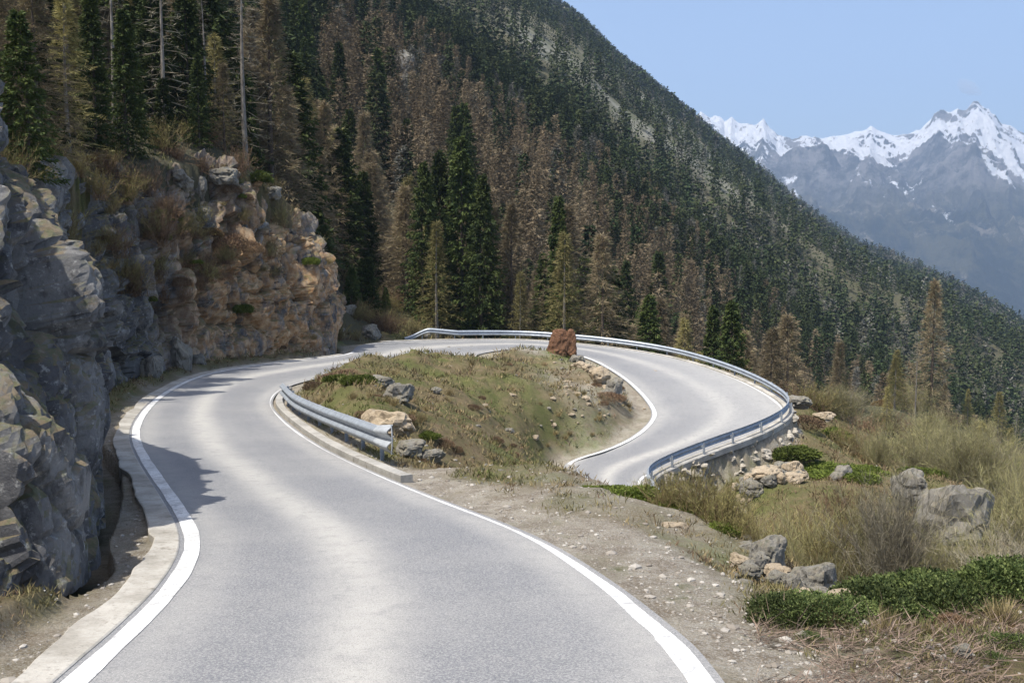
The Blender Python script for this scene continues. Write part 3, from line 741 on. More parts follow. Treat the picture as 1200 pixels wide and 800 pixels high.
# ================================================================== ROCKS
rng = np.random.default_rng(7)
def rock_mesh(name, seed, mat, sub=4, sq=(1, 1, .75), cut=.5, rough=.5):
    bm = bmesh.new(); bmesh.ops.create_icosphere(bm, subdivisions=sub, radius=1)
    V = np.array([v.co[:] for v in bm.verts]); F = np.array([[v.index for v in f.verts] for f in bm.faces]); bm.free()
    r = np.random.default_rng(seed)
    # chop the ball with random planes: flat faces and corners like broken stone
    for _ in range(int(14)):
        n = unit(r.normal(size=3)); dd = r.uniform(.55, .88); s = V @ n; over = np.maximum(s - dd, 0); V = V - np.outer(over * .94, n)
    d = rough * (.30 * blocks(V, .75, seed) + .12 * blocks(V, .3, seed + 9) + .10 * fbm(V * 2.2, 4, seed))
    V = V + unit(V) * d[:, None]; V = V * np.array(sq); V[:, 2] -= V[:, 2].min() * .62
    return mesh(name, V, F, mat)
ROCKS = {k: [rock_mesh('rock', 100 + 7 * i + j * 50, m, 4) for i in range(4)] for j, (k, m) in enumerate((('grey', M_ROCK), ('tan', M_TAN), ('brown', M_BROWN)))}
STONES = {k: [rock_mesh('stone', 400 + 7 * i + j * 50, m, 2, (1, 1, .7)) for i in range(5)] for j, (k, m) in enumerate((('grey', M_ROCK), ('tan', M_TAN)))}
def boulder(x, y, z, w, d, h, kind, label, i=0, rz=0., group=None, name='boulder', sink=.0):
    o = thing(name, (x, y, z - sink), label, 'boulder' if name == 'boulder' else name.replace('_', ' '), group, ROCKS[kind][i % 4], rz, (w / 1.7, d / 1.7, h / 1.15))
    return o
def bpix(px, py, wpx, hpx, kind, label, i=0, rz=0., D=None, group=None, name='boulder', dep=1.0, sink=.08):
    p = hit(px, py) if D is None else at(px, py, D)
    s = p[1] / FPX; w, h = wpx * s, hpx * s
    return boulder(p[0], p[1] + w * dep * .3, p[2], w, w * dep, h * 1.1, kind, label, i, rz, group, name, sink * h)
# the rusty standing stone on the island: two leaning prongs with a cleft
def standing_stone():
    bm = bmesh.new(); bmesh.ops.create_icosphere(bm, subdivisions=5, radius=1)
    V0 = np.array([v.co[:] for v in bm.verts]); F = np.array([[v.index for v in f.verts] for f in bm.faces]); bm.free()
    def lobe(cx, w, d, h, lean, seed, dx):
        V = np.sign(V0) * np.abs(V0) ** .58
        t = (V[:, 2] + 1) / 2
        V = np.c_[V[:, 0] * w * (1 - .38 * t) + lean * t, V[:, 1] * d * (1 - .35 * t), t * h * 1.22]
        r = np.random.default_rng(seed)
        for _ in range(8):
            n = unit(r.normal(size=3) * [1, 1, .5]); c = np.array([lean * .5, 0, h * .5]); ss = (V - c) @ n; lim = r.uniform(.72, .9) * np.abs(ss).max(); V = V - np.outer(np.maximum(ss - lim, 0) * .9, n)
        V = V + unit(V - [0, 0, h * .5]) * (.09 * blocks(V, .6, seed) + .05 * blocks(V, .25, seed + 3))[:, None]; V[:, 0] += cx
        return V
    A = lobe(-.32, .95, .85, 1.72, .26, 11, 0); B = lobe(.62, .52, .7, 1.74, .0, 23, 0)
    V, F2 = join([(A, F), (B, F)])
    p = at(657, 414, 72.5); V[:, 2] -= .3
    thing('standing_rock', (p[0], p[1], gz(p[0], p[1])), 'tall rusty brown rock with a cleft standing on the grass island', 'rock', me=mesh('standing_rock', V, F2, M_BROWN), sc=1.12)
standing_stone()
bpix(452, 512, 74, 36, 'tan', 'long pale slab-like boulder behind the near guardrail', 0, -.5, 29.2, dep=.6)
bpix(482, 536, 40, 20, 'grey', 'squat block below the long pale boulder behind the flared rail end', 1, .2, sink=.02)
bpix(505, 541, 30, 15, 'grey', 'small grey block at the foot of the island bank', 2, 1.2, sink=.02)
bpix(466, 474, 40, 27, 'grey', 'rounded grey boulder on top of the island bank', 3, .4, sink=.0)
bpix(442, 452, 34, 13, 'grey', 'low grey-brown rock among heath above the rounded boulder', 1, 2.4, 43)
bpix(528, 434, 16, 8, 'tan', 'small tan rock on the grass beside the pale road apron', 2, .4, 57)
bpix(488, 448, 14, 8, 'grey', 'small pale stone high on the grassy island', 0, 1.3, 50)
bpix(676, 426, 20, 12, 'grey', 'whitish rock just right of the rusty standing rock', 2, .2, 67)
bpix(703, 446, 26, 19, 'tan', 'tan rock at the right brow of the island', 3, 1.0, 62)
bpix(690, 436, 18, 9, 'tan', 'flat tan rock between the whitish rock and the island brow', 1, 2.0, 65)
bpix(722, 462, 22, 22, 'grey', 'grey crag on the right edge of the island above the bend', 1, .3, 60)
bpix(662, 470, 13, 7, 'tan', 'little tan rock half way down the right side of the island', 0, 2.3, 57)
bpix(793, 631, 44, 22, 'tan', 'smooth tan boulder on the crest of the gravel shoulder', 2, .15, 16.4, dep=.7)
bpix(905, 668, 52, 44, 'grey', 'pale upright slab topping the rock pile on the shoulder edge', 1, .6, 15.2, dep=.7)
bpix(962, 694, 66, 42, 'grey', 'big sloping pale slab right of the upright one in the rock pile', 3, .9, 13.9, dep=.8)
bpix(930, 690, 30, 22, 'grey', 'angular grey block between the two pale slabs', 0, 2.0, 14.0)
bpix(990, 708, 34, 16, 'tan', 'low tan rock at the lower end of the rock pile', 2, .5, 13.2)
bpix(880, 652, 32, 18, 'grey', 'flat grey stone at the upper end of the rock pile', 2, 2.5, 15.8)
bpix(1128, 630, 100, 82, 'grey', 'broad lichen-grey outcrop beyond the bare thicket', 3, .2, 37, dep=.8, name='rock_outcrop')
bpix(1072, 585, 40, 38, 'grey', 'smaller outcrop left of the broad lichen-grey one', 1, 1.1, 44, name='rock_outcrop')
bpix(936, 476, 34, 14, 'grey', 'whitish rocks heaped beside the right end of the bend', 2, .1, 63)
bpix(968, 488, 24, 10, 'tan', 'tan ledge of rock just beyond the whitish heap', 0, .7, 66, sink=.5)
bpix(990, 566, 30, 26, 'grey', 'grey rock poking out under the green juniper mat', 3, 2.2, 50)
bpix(905, 585, 46, 36, 'tan', 'tan blocky rock at the right end of the stone wall', 1, 1.9, 49.5)
bpix(930, 560, 24, 22, 'tan', 'narrow tan rock between wall end and juniper mat', 0, .9, 51)
bpix(1131, 768, 20, 14, 'grey', 'pale stone on twiggy ground in the lower right corner', 1, .9, 9.2)
bpix(1105, 776, 13, 9, 'grey', 'smaller pale stone left of its neighbour in the lower right corner', 3, .9, 9.1)
# stones in numbers
def stone(p, s, kind, label, group, flat=.75):
    z = gz(p[0], p[1]); i = int(rng.integers(5)); k = s / 2
    thing('stone', (p[0], p[1], z - k * .2), label, 'stone', group, STONES[kind][i], rng.uniform(0, 6.3), (k, k * rng.uniform(.65, 1), k * flat * rng.uniform(.7, 1.2)))
for k in range(13):
    px = 868 + 125 * k / 12 + rng.normal() * 6; q_ = hit(px, 658 + 4.6 * k + rng.normal() * 5, 8, 60)
    if q_[1] < 19: boulder(q_[0], q_[1], q_[2] - .04, rng.uniform(.25, .5), rng.uniform(.2, .4), rng.uniform(.15, .32), 'grey' if k % 4 else 'tan', 'broken pale rock lying among the slabs of the rock pile', k, rng.uniform(0, 6), 'broken rocks of the rock pile')
for _ in range(90):
    t = rng.uniform(); px = 872 + 135 * t + rng.normal() * 12; py = 650 + 62 * t + rng.normal() * 9 + abs(rng.normal()) * 6
    q_ = hit(px, py, 8, 60)
    if q_[1] > 18.5: continue
    stone(q_, rng.uniform(.08, .30), 'grey', 'loose angular pale stone in the rock pile on the shoulder edge', 'stones of the rock pile')
for _ in range(70):
    px, py = rng.normal(672, 34), rng.normal(452, 24); p = hit(px, py, 40, 90)
    stone(p, rng.uniform(.15, .55), 'tan' if rng.uniform() < .6 else 'grey', 'loose stone on the broken right flank of the grass island', 'stones on the island flank')
for k in range(16):
    px, py = rng.normal(706, 20), rng.normal(450, 15); p = hit(px, py, 45, 90)
    if road_dist(p[:1], p[1:2])[0][0] < 1.3: continue
    w_ = rng.uniform(.5, 1.2); boulder(p[0], p[1], p[2] - .1, w_, w_ * .8, w_ * .6, 'tan' if k % 2 else 'grey', 'jutting rock in the stony right flank of the island', k, rng.uniform(0, 6), 'rocks in the island flank')
for k in range(9):
    px, py = rng.uniform(400, 640), rng.uniform(435, 530); p = hit(px, py, 25, 90)
    w_ = rng.uniform(.25, .7); boulder(p[0], p[1], p[2] - .12, w_, w_ * .8, w_ * .5, 'tan' if k % 2 else 'grey', 'half-buried rock in the grass of the island', k, rng.uniform(0, 6), 'rocks half buried in the island')
for _ in range(18):
    px, py = rng.uniform(520, 700), 550 + rng.normal() * 6; p = hit(px, py, 10, 40)
    stone(p, rng.uniform(.05, .2), 'grey', 'whitish stone along the crest where gravel meets the grass island', 'stones on the gravel crest')
for _ in range(34):
    px = rng.uniform(525, 605); p = at(px, 409 + rng.normal() * 1.4, 73.5 + rng.normal() * 1.5)
    stone(p, rng.uniform(.15, .45), 'grey', 'white stone on the verge strip between the two legs of the road', 'stones on the verge strip')
for _ in range(30):
    px = rng.uniform(870, 1190); py = rng.uniform(760, 800) if px > 980 else rng.uniform(690, 760); p = hit(px, py, 5, 30)
    stone(p, rng.uniform(.03, .10), 'grey', 'small pale stone among dead twigs in the lower right', 'small stones by the twigs')
for k in range(60):
    px = rng.uniform(795, 945); p = at(px, 560, 49.3 + (px - 800) * .035 - rng.uniform(0, 4.5)); w_ = rng.uniform(.5, 1.7)
    g_ = gz(p[0], p[1]); dd_ = road_dist(p[:1], p[1:2])[0][0]
    if dd_ < 1.5: continue
    boulder(p[0], p[1], g_ - .1, w_, w_ * .8, w_ * rng.uniform(.5, .9), 'tan' if k % 3 == 0 else 'grey', 'broken rock on the slope under the stone wall', k, rng.uniform(0, 6), 'broken rocks under the stone wall')
for k in range(16):
    x, y = rng.uniform(-16, -8), rng.uniform(78, 89)
    if road_dist(np.array([x]), np.array([y]))[0][0] < .8: continue
    w_ = rng.uniform(.6, 1.8); boulder(x, y, surf(x, y) - .15, w_, w_ * .8, w_ * .7, 'grey', 'shaded grey rock on the bank between the rusty cliff corner and the guardrail start', k, rng.uniform(0, 6), 'rocks behind the cliff corner')
# cliff-foot boulders and slabs on the brow
def cliff_at(px, py):
    qx, qy, dep = proj(CV); d2 = (qx - px) ** 2 + (qy - py) ** 2; m = d2 < 64
    if not m.any(): k = np.unravel_index(np.argmin(d2), d2.shape)
    else: k = np.unravel_index(np.argmin(np.where(m, dep, 1e9)), d2.shape)
    return CV[k], CN[k]
for px, py, wp, hp, i, lab in [(210, 428, 40, 40, 0, 'big grey boulder at the cliff foot left of the earthy scar'), (180, 440, 34, 34, 2, 'blocky grey boulder at the cliff foot nearest the recess'),
                               (233, 425, 22, 20, 3, 'small grey boulder at the right end of the cliff-foot row'), (325, 412, 22, 13, 1, 'bluish stone lying on the verge under the rusty cliff')]:
    p = hit(px, py, 20, 80); s = p[1] / FPX
    boulder(p[0], p[1], p[2] - .3, wp * s, wp * s * .8, hp * s * 1.1, 'grey', lab, i, i * 1.1)
for px, py, wp, hp, i, lab in [(268, 204, 40, 16, 1, 'mossy slanting slab on the brow of the far cliff'), (242, 218, 22, 20, 2, 'pale block left of the slanting slab on the brow'),
                               (222, 212, 26, 14, 0, 'flat grey rock at the left end of the brow rocks'), (205, 208, 18, 12, 3, 'small rock under the spruces left of the flat grey one'), (238, 246, 26, 14, 1, 'pale slab lying just below the brow blocks')]:
    p, n = cliff_at(px, py); s = p[1] / FPX
    boulder(p[0], p[1], p[2] - .25, wp * s, wp * s * .8, hp * s * 1.3, 'grey', lab, i, i * 1.1 + .3)
for px, py, wp, hp, i, k, lab in [(472, 118, 34, 44, 1, 'grey', 'grey crag showing between larches high on the left slope'), (440, 85, 24, 20, 0, 'grey', 'small grey crag above and left of the larger one on the slope'),
                               (566, 96, 20, 12, 2, 'tan', 'pinkish bare outcrop half way up the dark forest slope'), (541, 106, 14, 10, 0, 'tan', 'yellowish outcrop just below the pinkish one'),
                               (655, 190, 22, 12, 1, 'tan', 'long pale outcrop in the middle of the dark slope'), (674, 200, 18, 9, 3, 'grey', 'grey tail end of the pale outcrop on the dark slope'), (790, 275, 18, 9, 2, 'tan', 'pale crag low on the dark slope above the larches'),
                               (552, 175, 12, 12, 3, 'grey', 'small grey crag above the tall spruces')]:
    p = hit(px, py, 110, 1400); s = p[1] / FPX
    boulder(p[0], p[1], p[2] + 1.0, wp * s, wp * s, hp * s * 1.3, k, lab, i, i * 1.3, name='rock_outcrop')
# small loose gravel: countless, one object
def gravel():
    bm = bmesh.new(); bmesh.ops.create_icosphere(bm, subdivisions=1, radius=1)
    V0 = np.array([v.co[:] for v in bm.verts]); F0 = np.array([[v.index for v in f.verts] for f in bm.faces]); bm.free()
    r = np.random.default_rng(3); n = 26000
    u = r.uniform(-.56, .56, n); y = np.exp(r.uniform(math.log(7.5), math.log(80), n)); x = u * y
    z, d, zr, row, col = ground(x, y, True)
    side = (col >= 6)
    keep = (d > .12) & ((side & (row < TI(6)) & (r.uniform(size=n) < np.exp(-d / 2.2))) | (r.uniform(size=n) < np.exp(-d / .5) * .8) | (r.uniform(size=n) < .05)) & ~in_poly(x, y, CPOLY) & (x > -17)
    x, y, z, d = x[keep], y[keep], z[keep], d[keep]; n = len(x)
    s = np.exp(r.normal(-4.1, .5, n)) * (1 + y * .02); s = np.clip(s, .006, .11)
    q = unit(r.normal(size=(n, 3))); A = r.uniform(0, 6.3, n); sc = np.stack([s, s * r.uniform(.6, 1, n), s * r.uniform(.4, .8, n)], 1)
    J = 1 + .35 * (r.uniform(size=(n, len(V0))) - .5)
    V = V0[None] * J[..., None] * sc[:, None]; c, sn = np.cos(A)[:, None], np.sin(A)[:, None]
    V = np.stack([V[..., 0] * c - V[..., 1] * sn + x[:, None], V[..., 0] * sn + V[..., 1] * c + y[:, None], V[..., 2] + z[:, None] + s[:, None] * .02], -1)
    F = (F0[None] + (np.arange(n) * len(V0))[:, None, None]).reshape(-1, 3)
    nb = NB('gravel_stones'); nb.done(nb.mix(nb.attr('t'), (.18, .155, .125), (.40, .375, .33)))
    obj('gravel', mesh('gravel', V.reshape(-1, 3), F, nb.m, False, {'t': np.repeat(r.uniform(0, 1, n), len(V0))}), kind='stuff', label='loose pale gravel along the road edges', category='gravel')
gravel()

# ================================================================== PLANTS
M_SPRUCE = leafy('spruce_needles', (.024, .042, .012), (.070, .090, .022), .7, .15)
M_LARCH = leafy('larch_twigs', (.165, .128, .083), (.25, .198, .122), .5, .25, c3=(.27, .26, .12))
M_OLIVE = leafy('olive_twigs', (.19, .16, .065), (.28, .25, .10), .7, .25)
M_GREYTW = leafy('grey_twigs', (.17, .15, .11), (.27, .24, .17), 1.0, .15)
M_WILLOW = leafy('willow_twigs', (.20, .175, .095), (.28, .255, .125), .9, .2, c3=(.33, .35, .12))
M_JUNI = leafy('juniper_foliage', (.055, .075, .012), (.13, .16, .03), 1.2, .2)
M_RHODO = leafy('rhododendron_leaves', (.026, .044, .012), (.075, .10, .028), 2.2, .15, c3=(.28, .32, .11), randamt=.5)
M_HEATH = leafy('heath_brown', (.115, .070, .045), (.19, .13, .075), 1.5, .1)
M_RUST = leafy('rust_heath', (.17, .09, .04), (.21, .15, .065), 1.3, .1)
M_DRY = leafy('dry_grass_tuft', (.20, .155, .07), (.33, .27, .14), 1.5, .2)

def conifer(seed, h=14., r=2.5, nb=130, nt=22, kind='spruce', clump=.42, wid=.07, low=.05, limbs=True):
    g = np.random.default_rng(seed)
    q = (np.arange(nb) + g.uniform(size=nb)) / nb; z = h * (low + (1 - low) * q ** .92)
    prof = (1 - z / h)
    if kind == 'spruce': L = r * prof ** .8 * g.uniform(.62, 1.12, nb) + .18; dz = -.30 - .25 * prof
    else: L = r * (np.minimum(1, prof * 1.5) ** .9) * np.clip(prof * 1.15 + .08, 0, 1) ** .35 * g.uniform(.5, 1.15, nb) + .15; dz = .18 - .5 * prof
    az = np.arange(nb) * 2.39996 + g.normal(size=nb) * .35
    dirs = np.stack([np.cos(az), np.sin(az), dz], 1)
    s = g.uniform(.12, 1, (nb, nt)) ** .8
    P = dirs[:, None] * (s * L[:, None])[..., None]; P[..., 2] += z[:, None] + (.22 * (s ** 2) * L[:, None] if kind == 'spruce' else -.12 * s ** 2 * L[:, None])
    side = np.stack([-np.sin(az), np.cos(az), 0 * az], 1)
    lat = g.normal(size=(nb, nt)) * .20 * L[:, None] * (1.15 - s)
    P = P + side[:, None] * lat[..., None]; P[..., 2] += g.normal(size=(nb, nt)) * .07
    P = P.reshape(-1, 3); n = len(P)
    O = np.repeat(dirs * [1, 1, .2], nt, 0) + g.normal(size=(n, 3)) * (.55 if kind == 'spruce' else .6) + [0, 0, -.38 if kind == 'spruce' else -.05]
    D = unit(O) * (clump * g.uniform(.5, 1.3, n))[:, None]
    W = unit(np.cross(D, g.normal(size=(n, 3)))) * (wid * g.uniform(.6, 1.4, n))[:, None]
    V1, F1 = kites(P, D, W)
    if not limbs: return V1, F1
    # limbs
    B = np.repeat(np.stack([0 * z, 0 * z, z], 1), 1, 0); DD = dirs * L[:, None]; lw = .018 + .010 * L
    V2, F2 = kites(B, DD, np.stack([0 * lw, 0 * lw, lw], 1)); V3, F3 = kites(B, DD, side * lw[:, None])
    top = np.array([[0, 0, h - .5]]); V4, F4 = kites(top, np.array([[0, 0, .9]]), np.array([[.05, 0, 0]]))
    return join([(V1, F1), (V2, F2), (V3, F3), (V4, F4)])
def trunk(h, r0, seed=0, bend=.15):
    t = np.linspace(0, 1, 9); g = np.random.default_rng(seed); a, b = g.normal(size=2) * bend
    return tube(np.c_[a * t * (1 - t) * 3, b * t * (1 - t) * 3, -.6 + t * (h + .5)], r0 * (1 - .93 * t), 7)
def tree_proto(nm, mat, bark, seed, hgt, **k):
    V, F = conifer(seed, hgt, **k); TV, TF = trunk(hgt, .012 * hgt + .03, seed)
    return (mesh(nm + '_crown', V, F, mat), mesh(nm + '_trunk', TV, TF, bark, True), hgt)
SPR = [tree_proto('spruce', M_SPRUCE, M_BARKD, 10 + i, 14, r=2.0 + .35 * i, nb=190, nt=44, clump=.40, wid=.065) for i in range(4)]
LAR = [tree_proto('larch', M_LARCH, M_BARKD, 30 + i, 14, r=1.9 + .28 * i, nb=170, nt=40, kind='larch', clump=.50, wid=.020, low=.06) for i in range(5)]
LAG = [tree_proto('olive_larch', M_OLIVE, M_BARK, 50 + i, 13, r=1.8 + .3 * i, nb=150, nt=32, kind='larch', clump=.42, wid=.020, low=.12) for i in range(3)]
SPARSE = [tree_proto('bare_larch', M_GREYTW, M_BARK, 60 + i, 14, r=2.0, nb=70, nt=9, kind='larch', clump=.5, wid=.016, low=.12) for i in range(3)]
SAP = [tree_proto('sapling', M_GREYTW, M_BARK, 70 + i, 6, r=1.3, nb=80, nt=14, kind='larch', clump=.45, wid=.012, low=.1) for i in range(3)]
KIND = {'spruce': SPR, 'larch': LAR, 'olive': LAG, 'sparse': SPARSE, 'sapling': SAP}
NAMES = {'spruce': 'spruce_tree', 'larch': 'larch_tree', 'olive': 'larch_tree', 'sparse': 'larch_tree', 'sapling': 'sapling'}
trng = np.random.default_rng(99); TREES = []
def tree(x, y, h, kind, label, group=None, i=None, wide=1.0, z=None):
    pr = KIND[kind]; pr = pr[int(trng.integers(len(pr))) if i is None else i % len(pr)]
    s = h / pr[2]; w_ = s * wide * trng.uniform(.9, 1.12)
    if z is None: z = surf(x, y)
    root = thing(NAMES[kind], (x, y, z - .1), label, 'tree', group, None, trng.uniform(0, 6.3), (w_, w_, s))
    obj('trunk', pr[1], root); obj('crown', pr[0], root); TREES.append((x, y)); return root
def tree_px(px, top, D, kind, label, i=None, wide=1.0, base=None, group=None):
    x = (px - 600) / FPX * D * (1 + 0); p = at(px, top, D)
    z = surf(p[0], D)
    h = max(2.5, p[2] - z)
    return tree(p[0], D, h, kind, label, group, i, wide, z)
# trees that can be told apart
for a in [(540, 160, 96, 'spruce', 'tallest dark spruce of the clump behind the far guardrail', 2, 1.0), (515, 176, 98, 'spruce', 'dark spruce left of the tallest one behind the guardrail', 1, .95), (497, 190, 94, 'spruce', 'leftmost dark spruce of the clump behind the guardrail start', 3, .85),
          (566, 205, 93, 'spruce', 'spruce with drooping boughs right of the tallest one', 3, .9), (655, 230, 97, 'spruce', 'slender dark spruce rising alone behind the rusty rock', 0, .85), (716, 312, 95, 'spruce', 'broad young spruce behind the guardrail right of the rusty rock', 3, 1.25),
          (761, 345, 92, 'spruce', 'small dark spruce close behind the middle of the long guardrail', 2, 1.3), (858, 352, 88, 'spruce', 'lone green spruce standing clear near the right of the guardrail', 3, 1.05), (836, 358, 97, 'spruce', 'narrow dark spruce just left of the lone green one', 0, .9),
          (610, 318, 90, 'olive', 'yellow-green young larch between the spruce clump and the slender spruce', 1, 1.0),
          (592, 300, 104, 'spruce', 'half hidden spruce between clump and young larch', 1, .9), (636, 296, 104, 'spruce', 'darker spruce tucked left of the slender one', 2, .9), (684, 300, 108, 'spruce', 'spruce peeping out right of the slender one', 1, .9),
          (1096, 328, 104, 'larch', 'tall pale larch with visible trunk standing alone on the right', 2, 1.0), (1075, 400, 100, 'sparse', 'thin bare larch beside the tall pale one', 0, .9),
          (1040, 452, 96, 'olive', 'bushy olive larch left of the tall pale one', 0, 1.25), (1135, 455, 108, 'olive', 'rounded olive larch right of the tall pale one', 1, 1.2), (1185, 500, 90, 'olive', 'olive larch at the right border of the view', 0, 1.2),
          (985, 400, 120, 'larch', 'russet larch right of the bend above the whitish rocks', 2, 1.1), (283, -60, 70, 'sparse', 'tall larch with bare grey trunk on the cliff brow', 0, 1.0),
          (125, -90, 58, 'sparse', 'bare grey larch above the near cliff', 2, 1.0), (185, -80, 62, 'sparse', 'bare larch between near cliff and brow rocks', 1, 1.0),
          (240, -60, 74, 'spruce', 'big black-green spruce behind the brow rocks', 3, 1.2), (215, -20, 66, 'spruce', 'dark spruce left of the black-green one', 2, 1.25), (190, 90, 60, 'spruce', 'young spruce above the pale slope rocks', 1, 1.3),
          (432, 300, 89, 'spruce', 'small shaded spruce right of the rusty cliff corner', 0, 1.4), (412, 312, 86, 'spruce', 'small dark spruce touching the rusty cliff corner', 2, 1.3), (452, 335, 91, 'spruce', 'low dark spruce at the guardrail start', 3, 1.4), (400, 150, 97, 'spruce', 'dark spruce in the shade behind the rusty cliff', 2, 1.1), (425, 200, 100, 'spruce', 'shaded spruce at the start of the guardrail', 1, 1.1), (380, 120, 96, 'larch', 'tall russet larch behind the rusty cliff corner', 1, 1.2),
          (20, 10, 40, 'spruce', 'bright green young spruce on top of the near cliff', 3, 1.3), (45, 40, 48, 'spruce', 'darker spruce between the two green ones on the near cliff', 2, 1.2),
          (165, 120, 60, 'spruce', 'bushy young spruce on the brown slope', 0, 1.2), (340, 60, 84, 'spruce', 'sombre spruce at the right of the brow forest', 2, 1.1), (310, 100, 86, 'spruce', 'spruce in deep shade above the brow rocks', 0, 1.1)]:
    tree_px(a[0], a[1], a[2], a[3], a[4], a[5], a[6])
# the crowd of near trees, nearest first
def road_clear(x, y):
    z, d, zr, row, col = ground(x, y, True); return z, d
cand = []
N = 5200; u = trng.uniform(-.62, .60, N); y = np.sqrt(trng.uniform(58 ** 2, 225 ** 2, N)); u[:1100] = trng.uniform(-.60, -.20, 1100); y[:1100] = trng.uniform(36, 88, 1100); x = u * y
z, d = road_clear(x, y); r = np.hypot(x, y)
qx, qy, _ = proj(np.c_[x, y, z])
ok = (d > 5) & ~in_poly(x, y, CPOLY) & (x < np.interp(y, [36, 50, 63, 80], [-20.5, -21.5, -19, -17.5])) | (d > 7) & ~in_poly(x, y, CPOLY) & ((x < -1900) | (y > 90) | (x > 36)) & ~((x > 8) & (y < 80)) & (x > -z * 0 - 200)
ok |= (x < -12) & (y > 80) & (d > 4.5) & ~in_poly(x, y, CPOLY)
ok &= ~((qx > 930) & (y < 84))
order = np.argsort(y)
nl = ns = no = 0
def zone(q):
    for lim, t in ((110, 'above the near cliff'), (220, 'above the bushy cliff recess'), (300, 'behind the brow rocks'), (400, 'above the rusty cliff corner'), (480, 'above the start of the long guardrail'), (590, 'behind the tall spruce clump'),
                   (690, 'behind the rusty standing rock and slender spruce'), (780, 'behind the middle of the long guardrail'), (870, 'behind the lone green spruce'), (930, 'beyond the right bend of the guardrail')):
        if q < lim: return t
    return 'in the right gully'
for k in order:
    if not ok[k]: continue
    X, Y = x[k], y[k]
    left = qx[k] < 400
    sp = (2.3 if Y < 90 else 2.8) if left else (3.4 if Y < 150 else 3.6)
    if any((X - a) ** 2 + (Y - b) ** 2 < sp * sp for a, b in TREES[-400:]): continue
    dens = fbm(np.array([[X * .02, Y * .02, 0]]), 2, 3)[0]
    t = trng.uniform()
    if left:
        kind = 'spruce' if t < .46 + dens * .6 else ('larch' if t < .76 else ('olive' if t < .96 else 'sparse')); h = trng.uniform(9, 18) * (1 if Y > 75 else .62)
    elif qx[k] > 930:
        kind = 'olive' if t < .7 else ('larch' if t < .9 else 'sparse'); h = trng.uniform(4, 8)
        if trng.uniform() < (.75 if Y < 125 else .45): continue
    else:
        kind = 'larch' if t < .78 else ('olive' if t < .94 else 'spruce'); h = trng.uniform(10, 17) * (1 if qx[k] < 800 else .8)
    if qx[k] < 560 and not left and Y < 105: h *= .8
    if kind == 'spruce':
        ns += 1
        if ns > 150: continue
        lab, g = ('dark spruce in the crowded forest ' + zone(qx[k]), 'spruces above the cliffs') if left else ('dark spruce among russet larches ' + zone(qx[k]), 'spruces among the larches')
    else:
        nl += 1
        if nl > 285: continue
        if left: lab, g = ('leafless larch in the crowded forest ' + zone(qx[k]), 'larches above the cliffs')
        elif qx[k] > 930: lab, g = ('small olive or brown larch in the gully at the right', 'larches in the right gully')
        else: lab, g = (('olive-tinged' if kind == 'olive' else 'russet') + ' leafless larch ' + zone(qx[k]), 'russet larches beyond the guardrail')
    tree(X, Y, h, kind, lab, g, z=z[k], wide=1.3 if kind != 'spruce' else 1.08)
print('near trees', nl, ns, len(TREES))
YMAX = max(b for a, b in TREES)

